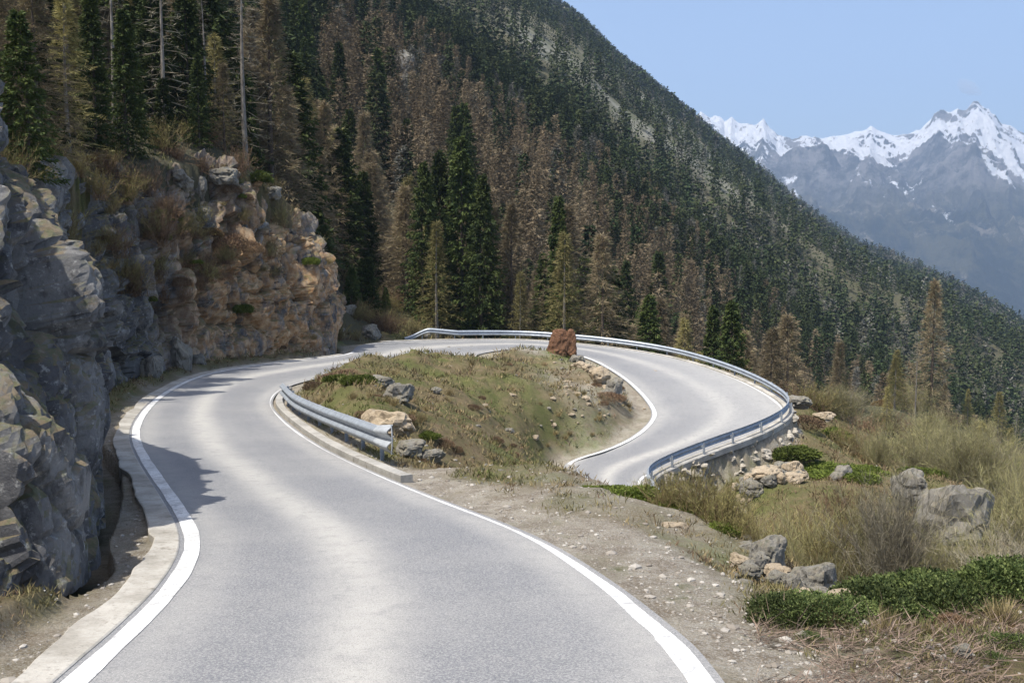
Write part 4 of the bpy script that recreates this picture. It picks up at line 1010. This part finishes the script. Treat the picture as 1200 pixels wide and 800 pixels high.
# the far forest: one mass
def far_forest():
    g = np.random.default_rng(5)
    nb = NB('forest_foliage'); c = nb.attr('tree_colour', 'Color'); c = nb.mul(c, nb.ramp(nb.noise(.9, 3), .3, .7, .6, 1.35)); nb.done(c, rough=.9, spec=.05)
    tx = np.array([a for a, b in TREES]); ty = np.array([b for a, b in TREES])
    N = 76000; u = g.uniform(-.66, .60, N); y = np.sqrt(g.uniform(75 ** 2, 1850 ** 2, N)); x = u * y
    z = ground(x, y, micro=False); r = np.hypot(x, y)
    near = y < 240
    keep = np.ones(N, bool)
    idx = np.nonzero(near)[0]
    # extra trees where the individual ones have run out
    kt = kdtree.KDTree(len(tx))
    for i in range(len(tx)): kt.insert((tx[i], ty[i], 0), i)
    kt.balance()
    N2 = 5200; u2 = g.uniform(-.64, .58, N2); y2 = np.sqrt(g.uniform(80 ** 2, 330 ** 2, N2)); x2 = u2 * y2; z2, d2 = road_clear(x2, y2)
    q2x, q2y, _ = proj(np.c_[x2, y2, z2])
    k2 = np.array([kt.find((a, b, 0))[2] > 3.3 for a, b in zip(x2, y2)]) & (d2 > 8) & ~in_poly(x2, y2, CPOLY) & ((x2 < -22) | (y2 > 92) | (x2 > 36))
    keep &= ~near; k2 &= ~((q2x > 930) & ((y2 < 120) | (g.uniform(size=N2) < .5)))
    qx, qy, _ = proj(np.c_[x, y, z])
    R = ridgeR(u)
    bare = bareness(x, y, z)
    keep &= (y < R + 40) & (qy < 640) & (g.uniform(size=N) > bare * .9) & (g.uniform(size=N) < .93) & (qx > -60) & (qx < 1260)
    x, y, z = np.r_[x2[k2], x[keep]], np.r_[y2[k2], y[keep]], np.r_[z2[k2], z[keep]]
    n = len(x); r = np.hypot(x, y); qx, qy, _ = proj(np.c_[x, y, z])
    clump = fbm(np.stack([x * .012, y * .006, z * .0], 1), 3, 15); t = g.uniform(size=n)
    russet = 1 - sst(180, 340, r + clump * 120)
    kind = np.where(t < .84 * russet, 1, np.where(g.uniform(size=n) < .72 + clump * .7, 0, 2))
    kind = np.where((qx < 380) & (g.uniform(size=n) < .5), 0, kind)
    h = g.uniform(6, 16, n) * np.where(kind == 0, 1.05, .95) * (1 - .28 * sst(1100, 1500, r))
    base = np.array([[.030, .046, .020], [.145, .112, .072], [.095, .095, .078]])
    alt = np.array([[.062, .074, .032], [.22, .175, .11], [.15, .145, .12]])
    m = g.uniform(size=n)[:, None]; colr = (base[kind] * (1 - m) + alt[kind] * m) * g.uniform(.7, 1.3, n)[:, None]
    protos = {}
    for kd_, nm in ((0, 'spruce'), (1, 'larch'), (2, 'larch')):
        for lod, (nb_, nt_, cl, wd) in enumerate(((74, 12, .66, .11 if kd_ == 0 else .05), (26, 4, 1.25, .33 if kd_ == 0 else .24), (12, 4, 1.9, .62 if kd_ == 0 else .50))):
            protos[kd_, lod] = [conifer(200 + s + 10 * kd_, 1 * 13., r=(2.1 if kd_ == 0 else 2.3), nb=nb_, nt=nt_, kind=nm, clump=cl, wid=wd, low=.05, limbs=lod == 0) for s in range(3)]
    Vs, Fs, Cs, o = [], [], [], 0
    for kd_ in (0, 1, 2):
        for lod, (a, b) in enumerate(((0, 330), (330, 800), (800, 9e9))):
            for s in range(3):
                sel = np.nonzero((kind == kd_) & (r >= a) & (r < b) & (np.arange(n) % 3 == s))[0]
                if not len(sel): continue
                PV, PF = protos[kd_, lod][s]; PV = PV.astype(np.float32); sc = (h[sel] / 13).astype(np.float32); A = g.uniform(0, 6.3, len(sel)); c_, s_ = np.cos(A), np.sin(A)
                w_ = sc * g.uniform(.85, 1.3, len(sel))
                X = (PV[None, :, 0] * c_[:, None] - PV[None, :, 1] * s_[:, None]) * w_[:, None] + x[sel][:, None]
                Y = (PV[None, :, 0] * s_[:, None] + PV[None, :, 1] * c_[:, None]) * w_[:, None] + y[sel][:, None]
                Z = PV[None, :, 2] * sc[:, None] + z[sel][:, None] - .3
                Vs.append(np.stack([X, Y, Z], -1).reshape(-1, 3).astype(np.float32)); F = (PF[None] + (np.arange(len(sel)) * len(PV))[:, None, None]).reshape(-1, 4) + o
                Fs.append(F.astype(np.int32)); Cs.append(np.repeat(colr[sel], len(PV), 0).astype(np.float32)); o += len(sel) * len(PV)
    V, F, C = np.vstack(Vs), np.vstack(Fs), np.vstack(Cs); Vs = Fs = Cs = None; print('forest trees', n, (r < 330).sum(), (r < 800).sum(), 'faces', len(F))
    obj('forest', mesh('forest', V, F, nb.m, False, {'tree_colour': C}), kind='stuff', label='dense forest of spruce and leafless larch covering the mountainside', category='forest')
far_forest()

# ---------------------------------------------------------------- shrubs
def cushion(seed, n, ll, lw, flat=.55, up=.25, lobes=7, fill=.72):
    g = np.random.default_rng(seed); D = unit(g.normal(size=(n, 3))); D[:, 2] = np.abs(D[:, 2])
    L = unit(g.normal(size=(lobes, 3))); L[:, 2] = np.abs(L[:, 2]); rad = .72 + .34 * np.max(np.clip(D @ L.T, 0, 1) ** 7, axis=1) + .10 * g.normal(size=n) * .6
    rad = rad * g.uniform(fill, 1, n) ** .6
    P = D * rad[:, None] * [1, 1, flat]
    O = unit(D * [1, 1, .6] + g.normal(size=(n, 3)) * .7 + [0, 0, up]); Dl = O * (ll * g.uniform(.6, 1.3, n))[:, None]
    W = unit(np.cross(Dl, g.normal(size=(n, 3)))) * (lw * g.uniform(.7, 1.3, n))[:, None]
    return kites(P, Dl, W)
def twigs(seed, n, h, spread, w=.007, sub=26, curl=.3, subl=.28):
    g = np.random.default_rng(seed); az = g.uniform(0, 6.28, n); tilt = np.abs(g.normal(size=n)) * spread; L = h * g.uniform(.55, 1.08, n)
    d0 = np.stack([np.cos(az) * np.sin(tilt), np.sin(az) * np.sin(tilt), np.cos(tilt)], 1); b = np.c_[g.normal(size=(n, 2)) * .22 * spread * h, np.zeros(n) - .1]
    parts = []; K = 5; prev = b
    pts = [b]
    for k in range(1, K + 1):
        t = k / K; pts.append(b + d0 * (L * t)[:, None] + np.stack([np.cos(az), np.sin(az), -.3 * np.ones(n)], 1) * (curl * L * t * t * .3)[:, None] + g.normal(size=(n, 3)) * .03 * h)
    P = np.stack(pts, 1); wv = w * np.linspace(1.3, .35, K + 1)
    sd = unit(np.cross(P[:, -1] - P[:, 0], g.normal(size=(n, 3))))
    A = P + sd[:, None] * wv[None, :, None]; B = P - sd[:, None] * wv[None, :, None]
    V = np.stack([A, B], 2).reshape(-1, 3); i = (np.arange(n)[:, None] * (K + 1) + np.arange(K)[None]).ravel() * 2
    F = np.stack([i, i + 1, i + 3, i + 2], 1); stems = (V, F)
    t = g.uniform(.25, 1, (n, sub)); ki = np.clip((t * K).astype(int), 0, K - 1); f = t * K - ki
    I = np.arange(n)[:, None]; Q = P[I, ki] * (1 - f)[..., None] + P[I, ki + 1] * f[..., None]; Q = Q.reshape(-1, 3); m = len(Q)
    D = unit(np.repeat(d0, sub, 0) + g.normal(size=(m, 3)) * .55 + [0, 0, .25]) * (subl * h / 2 * g.uniform(.4, 1.2, m))[:, None]
    W = unit(np.cross(D, g.normal(size=(m, 3)))) * (w * .62 * g.uniform(.6, 1.4, m))[:, None]
    return stems, kites(Q, D, W)
def tuftmesh(seed, n, h, w):
    g = np.random.default_rng(seed); b = np.c_[g.normal(size=(n, 2)) * .12 * h * 1.2, np.zeros(n)]
    D = unit(np.c_[g.normal(size=(n, 2)) * .45, np.ones(n)]) * (h * g.uniform(.5, 1.1, n))[:, None]
    return kites(b, D, unit(np.cross(D, g.normal(size=(n, 3)))) * w)
def proto(nm, a, b=None):
    return [(nm, 'foliage', a)] + ([(nm, 'stems', b)] if b else [])
PL = {}
def reg(key, variants): PL[key] = variants
reg('juniper', [dict(foliage=mesh('foliage', *cushion(600 + i, 5200, .13, .030, .5), M_JUNI)) for i in range(3)])
reg('rhodo', [dict(foliage=mesh('foliage', *cushion(620 + i, 4200, .075, .021, .62, .5, 12), M_RHODO), stems=mesh('stems', *twigs(640 + i, 40, .6, .9, .006, 8)[0], M_HEATH)) for i in range(4)])
reg('heath', [dict(foliage=mesh('foliage', *cushion(660 + i, 3600, .11, .014, .55, .5), M_HEATH)) for i in range(2)])
reg('rust', [dict(foliage=mesh('foliage', *cushion(670 + i, 3600, .11, .016, .45, .5), M_RUST)) for i in range(2)])
def tw(i, n, h, sp, m1, m2, w=.007, **k):
    a, b = twigs(i, n, h, sp, w, **k); return dict(stems=mesh('stems', *a, m1), twigs=mesh('twigs', *b, m2))
reg('willow', [tw(700 + i, 130, 3.0, .42, M_GREYTW, M_WILLOW if i != 1 else M_GREYTW, .008, sub=62) for i in range(4)])
reg('brown', [tw(720 + i, 70, 1.2, .6, M_HEATH, M_OLIVE if i else M_HEATH, .007, sub=34) for i in range(3)])
reg('tuft', [dict(blades=mesh('blades', *tuftmesh(740 + i, 160, .4, .006), M_DRY)) for i in range(3)])
CATS = {'juniper': 'shrub', 'rhodo': 'shrub', 'heath': 'shrub', 'rust': 'shrub', 'willow': 'bush', 'brown': 'bush', 'tuft': 'grass tuft'}
PNAME = {'juniper': 'juniper_shrub', 'rhodo': 'leafy_shrub', 'heath': 'heath_shrub', 'rust': 'heath_shrub', 'willow': 'willow_bush', 'brown': 'twiggy_bush', 'tuft': 'grass_tuft'}
prng = np.random.default_rng(321)
def plant(x, y, key, s, label, group=None, z=None, flat=1.0, i=None, sink=.05):
    v = PL[key]; v = v[int(prng.integers(len(v))) if i is None else i % len(v)]
    if z is None: z = surf(x, y)
    items = list(v.items()); rz = prng.uniform(0, 6.3); sc = (s, s * prng.uniform(.85, 1.15), s * flat * prng.uniform(.9, 1.1))
    if len(items) == 1: return thing(PNAME[key], (x, y, z - sink), label, CATS[key], group, items[0][1], rz, sc)
    root = thing(PNAME[key], (x, y, z - sink), label, CATS[key], group, None, rz, sc)
    for k, m in items: obj(k, m, root)
    return root
def plant_px(px, py, D, key, s, label, group=None, **k):
    p = at(px, py, D) if D else hit(px, py); return plant(p[0], p[1], key, s, label, group, **k)
# bare willow thicket beyond the shoulder
for px, py, D, s in [(880, 640, 25, .9), (915, 640, 27, 1.05), (950, 640, 24, 1.0), (985, 650, 22, 1.05), (1015, 650, 25, 1.15), (1045, 650, 22, 1.1), (1080, 650, 24, 1.1), (900, 600, 32, 1.1), (940, 600, 34, 1.2), (980, 600, 31, 1.25),
                     (1020, 600, 33, 1.3), (1050, 600, 30, 1.1), (1105, 640, 30, .8), (1150, 645, 29, .75), (870, 600, 38, .9), (1000, 640, 28, 1.2), (1060, 640, 27, 1.2), (1095, 660, 20, 1.0), (965, 620, 28, 1.1), (1160, 640, 24, .9), (1190, 650, 26, 1.0),
                     (1190, 600, 40, 1.2), (1215, 620, 34, 1.2)]:
    plant_px(px, py, D, 'willow', s * 1.0, 'bare willow ' + ('behind the twiggy crest bushes' if px < 905 else 'right behind the rock pile' if px < 990 and D < 28 else 'between juniper mat and rock pile' if px < 1005 else 'at the right edge of the thicket' if px > 1120 else 'just above the green leafy bank' if D < 26 else 'in front of the grey outcrops'), 'willow thicket below the shoulder', flat=prng.uniform(.9, 1.15))
for k in range(16):
    px = prng.uniform(1000, 1210); D = prng.uniform(52, 85)
    plant_px(px, 560, D, 'willow', prng.uniform(.9, 1.4), 'brownish bush in the gully ' + ('left of the grey outcrops' if px < 1080 else 'behind the grey outcrops' if px < 1150 else 'right of the grey outcrops'), 'bushes around the outcrops')
for k in range(150):
    D = prng.uniform(30, 74); px = prng.uniform(-10, 330); x = (px - 600) / FPX * D; bx = np.interp(D, CLIFF[:, 4], CLIFF[:, 3])
    if x > bx + 1.5: continue
    plant(x, D, 'brown', prng.uniform(1.0, 1.9), 'brown bush on the steep bank ' + zone(px), 'bushes between cliffs and forest')
for k in range(26):
    px = prng.uniform(850, 1010); D = prng.uniform(21, 44); p = at(px, 600, D)
    if p[0] < 9.5 + .0 * D: continue
    plant(p[0], D, 'brown', prng.uniform(1.2, 2.0), 'tangled brown bush in the hollow between stone wall and rock pile', 'tangled bushes in the hollow')
for k in range(34):
    x, y = prng.uniform(-17.5, -12.6), prng.uniform(75, 90); dd_ = road_dist(np.array([x]), np.array([y]))[0][0]
    if dd_ < 1.2: continue
    plant(x, y, 'brown', prng.uniform(.9, 1.7), 'brown twiggy bush in the shade behind the rusty cliff corner', 'bushes behind the cliff corner')
for x, y, h, lab in [(-15.2, 80, 4.5, 'stubby dark spruce hidden behind the rusty cliff corner'), (-13.8, 84.5, 3.6, 'knee-high shaded spruce right of the stubby one'), (-16.5, 84, 6, 'dark spruce rising behind the stubby one'), (-13.4, 89, 5.5, 'dark spruce on the bank above the guardrail start')]:
    tree(x, y, h, 'spruce', lab, wide=1.5)
for k in range(95):
    px = prng.uniform(925, 1235); D = prng.uniform(62, 112); x = (px - 600) / FPX * D; key = ('brown', 'willow', 'brown', 'juniper', 'brown', 'brown', 'rust')[k % 7] 
    side_ = 'left of the tall pale larch' if px < 1075 else 'right of the tall pale larch'
    lab = {'brown': 'brown scrub bush on the far bank of the gully ', 'willow': 'bare bush on the far bank of the gully ', 'juniper': 'green scrub on the far bank of the gully ', 'rust': 'rusty scrub on the far bank of the gully '}[key] + side_
    plant(x, D, key, prng.uniform(1.8, 3.0) * (.5 if key == 'willow' else .45 if key != 'brown' else 1), lab, 'scrub on the far bank of the gully', flat=.8 if key in ('brown', 'willow') else 1.5)
# green junipers
for px, py, D, s in [(930, 528, 56, 1.5), (960, 530, 55, 1.7), (990, 535, 54, 1.6), (1015, 545, 53, 1.3), (945, 550, 53, 1.4), (975, 555, 51, 1.4), (1005, 562, 50, 1.2)]:
    plant_px(px, py + 14, D, 'juniper', s, 'bright green juniper in the mat right of the stone wall', 'juniper mat right of the wall', flat=.75)
for px, py, D, s, lab in [(742, 572, 18.8, .62, 'dark green juniper on the shoulder crest nearest the lower road'), (715, 572, 19.6, .34, 'low juniper left of the dark green one on the crest'), (795, 596, 17.9, .55, 'spreading juniper behind the tan boulder'),
                          (768, 578, 18.8, .6, 'olive juniper between the dark green one and the tan boulder'), (850, 632, 16.6, .40, 'small juniper on the crest right of the tan boulder'), (830, 612, 17.6, .5, 'yellow-green juniper at the edge above the willow thicket'),
                          (800, 590, 20.5, .6, 'juniper below the crest beside the wall'), (690, 580, 19.0, .22, 'tiny juniper on the gravel crest')]:
    plant_px(px, py, D, 'juniper', s, lab, flat=.8)
for px, py, D, s in [(780, 600, 18.0, .7), (812, 608, 17.6, .8), (845, 620, 17.0, .8), (865, 632, 16.6, .6), (880, 640, 16.4, .5), (765, 584, 19.2, .6), (800, 590, 18.8, .9), (830, 600, 18.6, .9)]:
    plant_px(px, py, D, 'brown', s, 'olive-brown twiggy bush along the shoulder crest', 'twiggy bushes along the crest', i=1)
# leafy bank, lower right
for k in range(34):
    t = k / 33; px = 918 + 300 * t + prng.normal() * 6; D = 10.3 + 1.9 * t + prng.uniform(-.25, .55); py = 752 - 62 * t ** .9
    p = at(px, py, D); plant(p[0], D, 'rhodo', prng.uniform(.25, .62), 'low glossy-leaved shrub ' + ('at the left tip of the green bank' if px < 985 else 'in the middle of the green bank' if px < 1100 else 'at the right end of the green bank'), 'leafy shrubs of the lower right bank', flat=.9)
for k in range(26):
    px = 1010 + 210 * prng.uniform(); D = prng.uniform(11.2, 13.0); p = at(px, 690, D)
    plant(p[0], D, 'rhodo', prng.uniform(.5, .72), 'tall glossy-leaved shrub ' + ('in the middle of the green bank' if px < 1100 else 'at the right end of the green bank'), 'leafy shrubs of the lower right bank', flat=.95)
for k in range(16):
    px = prng.uniform(930, 1210); D = prng.uniform(9.9, 11.6); p = at(px, 700, D); key = ('heath', 'tuft', 'tuft', 'rust')[k % 4]
    plant(p[0], D, key, {'heath': .22, 'rust': .2, 'tuft': .7}[key] * prng.uniform(.7, 1.3), {'heath': 'brown heath clump at the front of the leafy bank', 'rust': 'rusty clump at the front of the leafy bank', 'tuft': 'dry grass tuft at the front of the leafy bank'}[key], 'clumps before the leafy bank')
for px, D, s, lab in [(1185, 9.6, .26, 'small leafy shrub on twiggy ground at the right border'), (950, 9.8, .18, 'small leafy shrub at the left tip of the green bank'), (1165, 9.2, .17, 'tiny leafy shrub beside the pale corner stone')]:
    p = at(px, 760, D); plant(p[0], D, 'rhodo', s, lab)
# heath and rusty shrubs on the island and the spoil
for px, py, D, s, key, lab in [(714, 482, 59, 1.05, 'heath', 'purple-brown shrub on the right flank of the island'), (400, 452, 43, 1.1, 'heath', 'brown heath cushion on the island bank behind the rail'), (430, 446, 45, 1.0, 'heath', 'brown heath cushion under the low grey-brown rock'),
                               (420, 470, 36, .7, 'juniper', 'dark green juniper behind the near guardrail'), (395, 470, 38, .6, 'juniper', 'green cushion at the left of the island bank'), (500, 500, 32, .5, 'juniper', 'green shrub right of the long pale boulder'), (470, 498, 32, .55, 'heath', 'brown shrub wedged above the long pale boulder'),
                               (512, 520, 30, .5, 'heath', 'dry brown shrub at the foot of the island bank'), (370, 462, 40, .7, 'heath', 'heath cushion beside the start of the near guardrail'), (1000, 505, 66, 1.9, 'rust', 'rust-orange shrub beyond the juniper mat'), (1035, 515, 64, 1.5, 'rust', 'rusty shrub right of the orange one'),
                               (975, 500, 68, 1.4, 'juniper', 'green juniper behind the rust-orange shrub'), (945, 505, 62, 1.5, 'heath', 'brown shrub between guardrail bend and tan ledge'), (1085, 545, 55, 1.7, 'juniper', 'juniper on top of the grey outcrops'), (1140, 560, 54, 1.5, 'juniper', 'juniper right of the grey outcrops'),
                               (725, 440, 64, .5, 'heath', 'brown tuft at the island brow by the inner line')]:
    plant_px(px, py, D, key, s, lab, flat=.8)
for k in range(75):
    px, py = prng.uniform(360, 740), prng.uniform(425, 540); p = hit(px, py, 24, 80); dd_ = road_dist(p[:1], p[1:2])[0][0]
    if dd_ < 1.0: continue
    key = ('tuft', 'tuft', 'tuft', 'heath')[k % 4]
    plant(p[0], p[1], key, {'tuft': prng.uniform(.6, 1.2), 'heath': prng.uniform(.15, .45)}[key], 'dry grass tuft growing on the island' if key == 'tuft' else 'small brown heath cushion in the island grass', 'tufts on the island' if key == 'tuft' else 'cushions on the island')
# plants on the cliffs
for px, py, key, s, lab in [(150, 235, 'brown', 1.5, 'olive-brown bush on the slope above the cliff recess'), (130, 200, 'brown', 1.4, 'brown bush at the brow right of the near cliff'), (175, 270, 'brown', 1.5, 'brown bush in the middle of the cliff recess'), (145, 290, 'brown', 1.3, 'bush against the near cliff in the recess'),
                            (200, 240, 'brown', 1.2, 'brown bush below the flat brow rock'), (190, 310, 'brown', 1.4, 'olive bush low in the cliff recess'), (215, 280, 'brown', 1.4, 'bush between the cliff recess and the rusty rock'), (250, 265, 'rust', .9, 'rusty cushion on the far cliff under the pale slab'),
                            (240, 330, 'brown', .9, 'olive bush growing on the far cliff'), (275, 290, 'heath', 1.2, 'dark brown cushion in the far cliff face'), (300, 285, 'heath', .9, 'brown cushion right of the dark one in the cliff face'), (310, 215, 'juniper', .9, 'green cushion on the top right of the far cliff'),
                            (290, 365, 'juniper', .7, 'small green shrub low on the rusty cliff'), (225, 300, 'brown', .8, 'olive bush left in the far cliff face'), (360, 300, 'juniper', .7, 'green shrub in the cleft of the rusty cliff corner'), (215, 355, 'brown', .8, 'olive bush above the cliff-foot boulders'),
                            (160, 340, 'brown', 1.2, 'brown bush over the cliff-foot boulders'), (115, 180, 'rust', .9, 'yellow-brown cushion on the brow of the near cliff'), (100, 150, 'brown', 1.0, 'small brown bush on the near cliff top'), (140, 175, 'brown', 1.3, 'brown bush below the young spruces')]:
    p, n = cliff_at(px, py); plant(p[0], p[1], key, s, lab, z=p[2], sink=.2, flat=1.35 if key in ('juniper', 'heath', 'rust') else 1)
for k in range(46):
    px, py = prng.uniform(108, 330), 0; py = np.interp(px, [108, 200, 270, 330], [175, 225, 215, 240]) + prng.uniform(0, 1) ** 1.3 * np.interp(px, [108, 200, 330], [190, 130, 90])
    p, n = cliff_at(px, py); key = ('brown', 'brown', 'heath', 'brown', 'juniper', 'tuft')[k % 6]
    lab = {'brown': 'twiggy bush rooted in the cliff face ', 'heath': 'brown heath cushion in the cliff face ', 'juniper': 'small dark evergreen cushion in the cliff face ', 'tuft': 'dry grass tuft in the cliff face '}[key] + ('beside the recess' if px < 190 else 'under the flat brow rocks' if px < 250 else 'above the rusty rock')
    plant(p[0], p[1], key, {'brown': 1.0, 'heath': .6, 'juniper': .4, 'tuft': .8}[key] * prng.uniform(.7, 1.3), lab, 'plants rooted in the far cliff', z=p[2], sink=.15, flat=1.3 if key in ('heath', 'juniper') else 1)
qx, qy, qd = proj(CV); flatm = (CN[..., 2] > .45) & (qx > 100) & (qx < 400) & (qy > 100) & (qy < 430); kk = np.argwhere(flatm)
if len(kk):
    for k in kk[prng.permutation(len(kk))[:70]]:
        p = CV[tuple(k)]; key = ('tuft', 'brown', 'tuft', 'heath')[int(prng.integers(4))]
        lab, grp = {'tuft': ('dry grass tuft on a ledge of the far cliff', 'grass tufts on the cliff ledges'), 'brown': ('small twiggy bush on a ledge of the far cliff', 'bushes on the cliff ledges'), 'heath': ('little brown cushion on a ledge of the far cliff', 'cushions on the cliff ledges')}[key]
        plant(p[0], p[1], key, {'tuft': 1.3, 'brown': .6, 'heath': .4}[key] * prng.uniform(.7, 1.3), lab, grp, z=p[2], sink=.1)
for k in range(44):
    px = prng.uniform(405, 500); py = prng.uniform(340, 388); D = prng.uniform(83, 97); p = at(px, py, D)
    plant(p[0], D, 'brown', prng.uniform(.9, 1.8), 'brown twiggy bush in the shade at the start of the long guardrail', 'bushes at the guardrail start')

# ---------------------------------------------------------------- grass and twig litter: countless
def grass():
    g = np.random.default_rng(11); n = 46000
    u = g.uniform(-.62, .60, n); y = np.exp(g.uniform(math.log(7), math.log(95), n)); x = u * y
    z, d, zr, row, col = ground(x, y, True); nz = fbm(xy3(x, y, .5), 4, 12); nz2 = fbm(xy3(x, y, 1.1), 3, 77)
    left = x < -3
    gravel = np.where((col >= 6) & (row < TI(5)), (1 - sst(.7, 2.8, d + nz * 1.8)), 0); gravel = np.maximum(gravel, (row < TI(8)) * (d < 5.5) * sst(-2.4, 0, -np.hypot((x - 2.6) / 1.5, (y - 19) / 3.4) + nz * .6))
    keep = (d > np.where(row < TI(12), np.where(col < 5, .95, .75), .9)) & (g.uniform(size=n) > gravel * 1.05) & ~in_poly(x, y, CPOLY) & (g.uniform(size=n) < .62 + nz2) & ((x > -19.5) | (x > -32) & (y < 84))
    x, y, z, d, nz, nz2 = x[keep], y[keep], z[keep], d[keep], nz[keep], nz2[keep]; n = len(x); B = 8
    hgt = (.05 + .004 * y + .05 * np.clip(nz2 + .3, 0, 1)) * g.uniform(.6, 1.4, n)
    P = np.repeat(np.stack([x, y, z - .01], 1), B, 0); P[:, :2] += g.normal(size=(n * B, 2)) * np.repeat(.03 + .003 * y, B)[:, None]
    D = unit(np.c_[g.normal(size=(n * B, 2)) * .6, np.ones(n * B)]) * (np.repeat(hgt, B) * g.uniform(.5, 1.2, n * B))[:, None]
    W = unit(np.cross(D, g.normal(size=(n * B, 3)))) * np.repeat(.0022 + .00042 * y, B)[:, None]
    V, F = kites(P, D, W)
    gr = np.clip(.25 + nz * 1.2 + .8 * np.exp(-(((x - 4.5) / 3.5) ** 2 + ((y - 70.5) / 3.) ** 2)) + .5 * np.exp(-(((x - 6) / 4) ** 2 + ((y - 53) / 3.) ** 2)), 0, 1) * (g.uniform(size=n) < .8)
    dry = np.array([.235, .185, .10]); grn = np.array([.10, .125, .035]); brn = np.array([.16, .11, .07]); m = (g.uniform(size=n) < .3)[:, None]
    C = np.where(m, brn, dry) * (1 - gr[:, None]) + grn * gr[:, None]; C = C * g.uniform(.7, 1.25, n)[:, None]
    nb = NB('grass_blades'); nb.done(nb.attr('blade_colour', 'Color'), rough=.8, spec=.1)
    obj('grass', mesh('grass', V, F, nb.m, False, {'blade_colour': np.repeat(C, B * 4, 0)}), kind='stuff', label='short dry and green grass on banks and verges', category='grass')
grass()
def litter():
    g = np.random.default_rng(12); n = 5200; px = g.uniform(890, 1230, n); y = g.uniform(8.2, 11.4, n); x = (px - 600) / FPX * y
    z = ground(x, y); keep = fbm(xy3(x, y, .8), 3, 4) > -.25; x, y, z = x[keep], y[keep], z[keep]; n = len(x)
    D = unit(np.c_[g.normal(size=(n, 2)) + [.8, .3], np.abs(g.normal(size=n)) * .3]) * g.uniform(.06, .4, n)[:, None]
    V, F = kites(np.stack([x, y, z + g.uniform(0, .03, n)], 1), D, unit(np.cross(D, g.normal(size=(n, 3)))) * g.uniform(.002, .006, n)[:, None])
    C = np.array([.17, .125, .095]) * g.uniform(.5, 1.7, n)[:, None]; nb = NB('dead_twigs'); nb.done(nb.attr('twig_colour', 'Color'))
    obj('twig_litter', mesh('twig_litter', V, F, nb.m, False, {'twig_colour': np.repeat(C, 4, 0)}), kind='stuff', label='dead twigs strewn over the ground in the lower right corner', category='twigs')
litter()
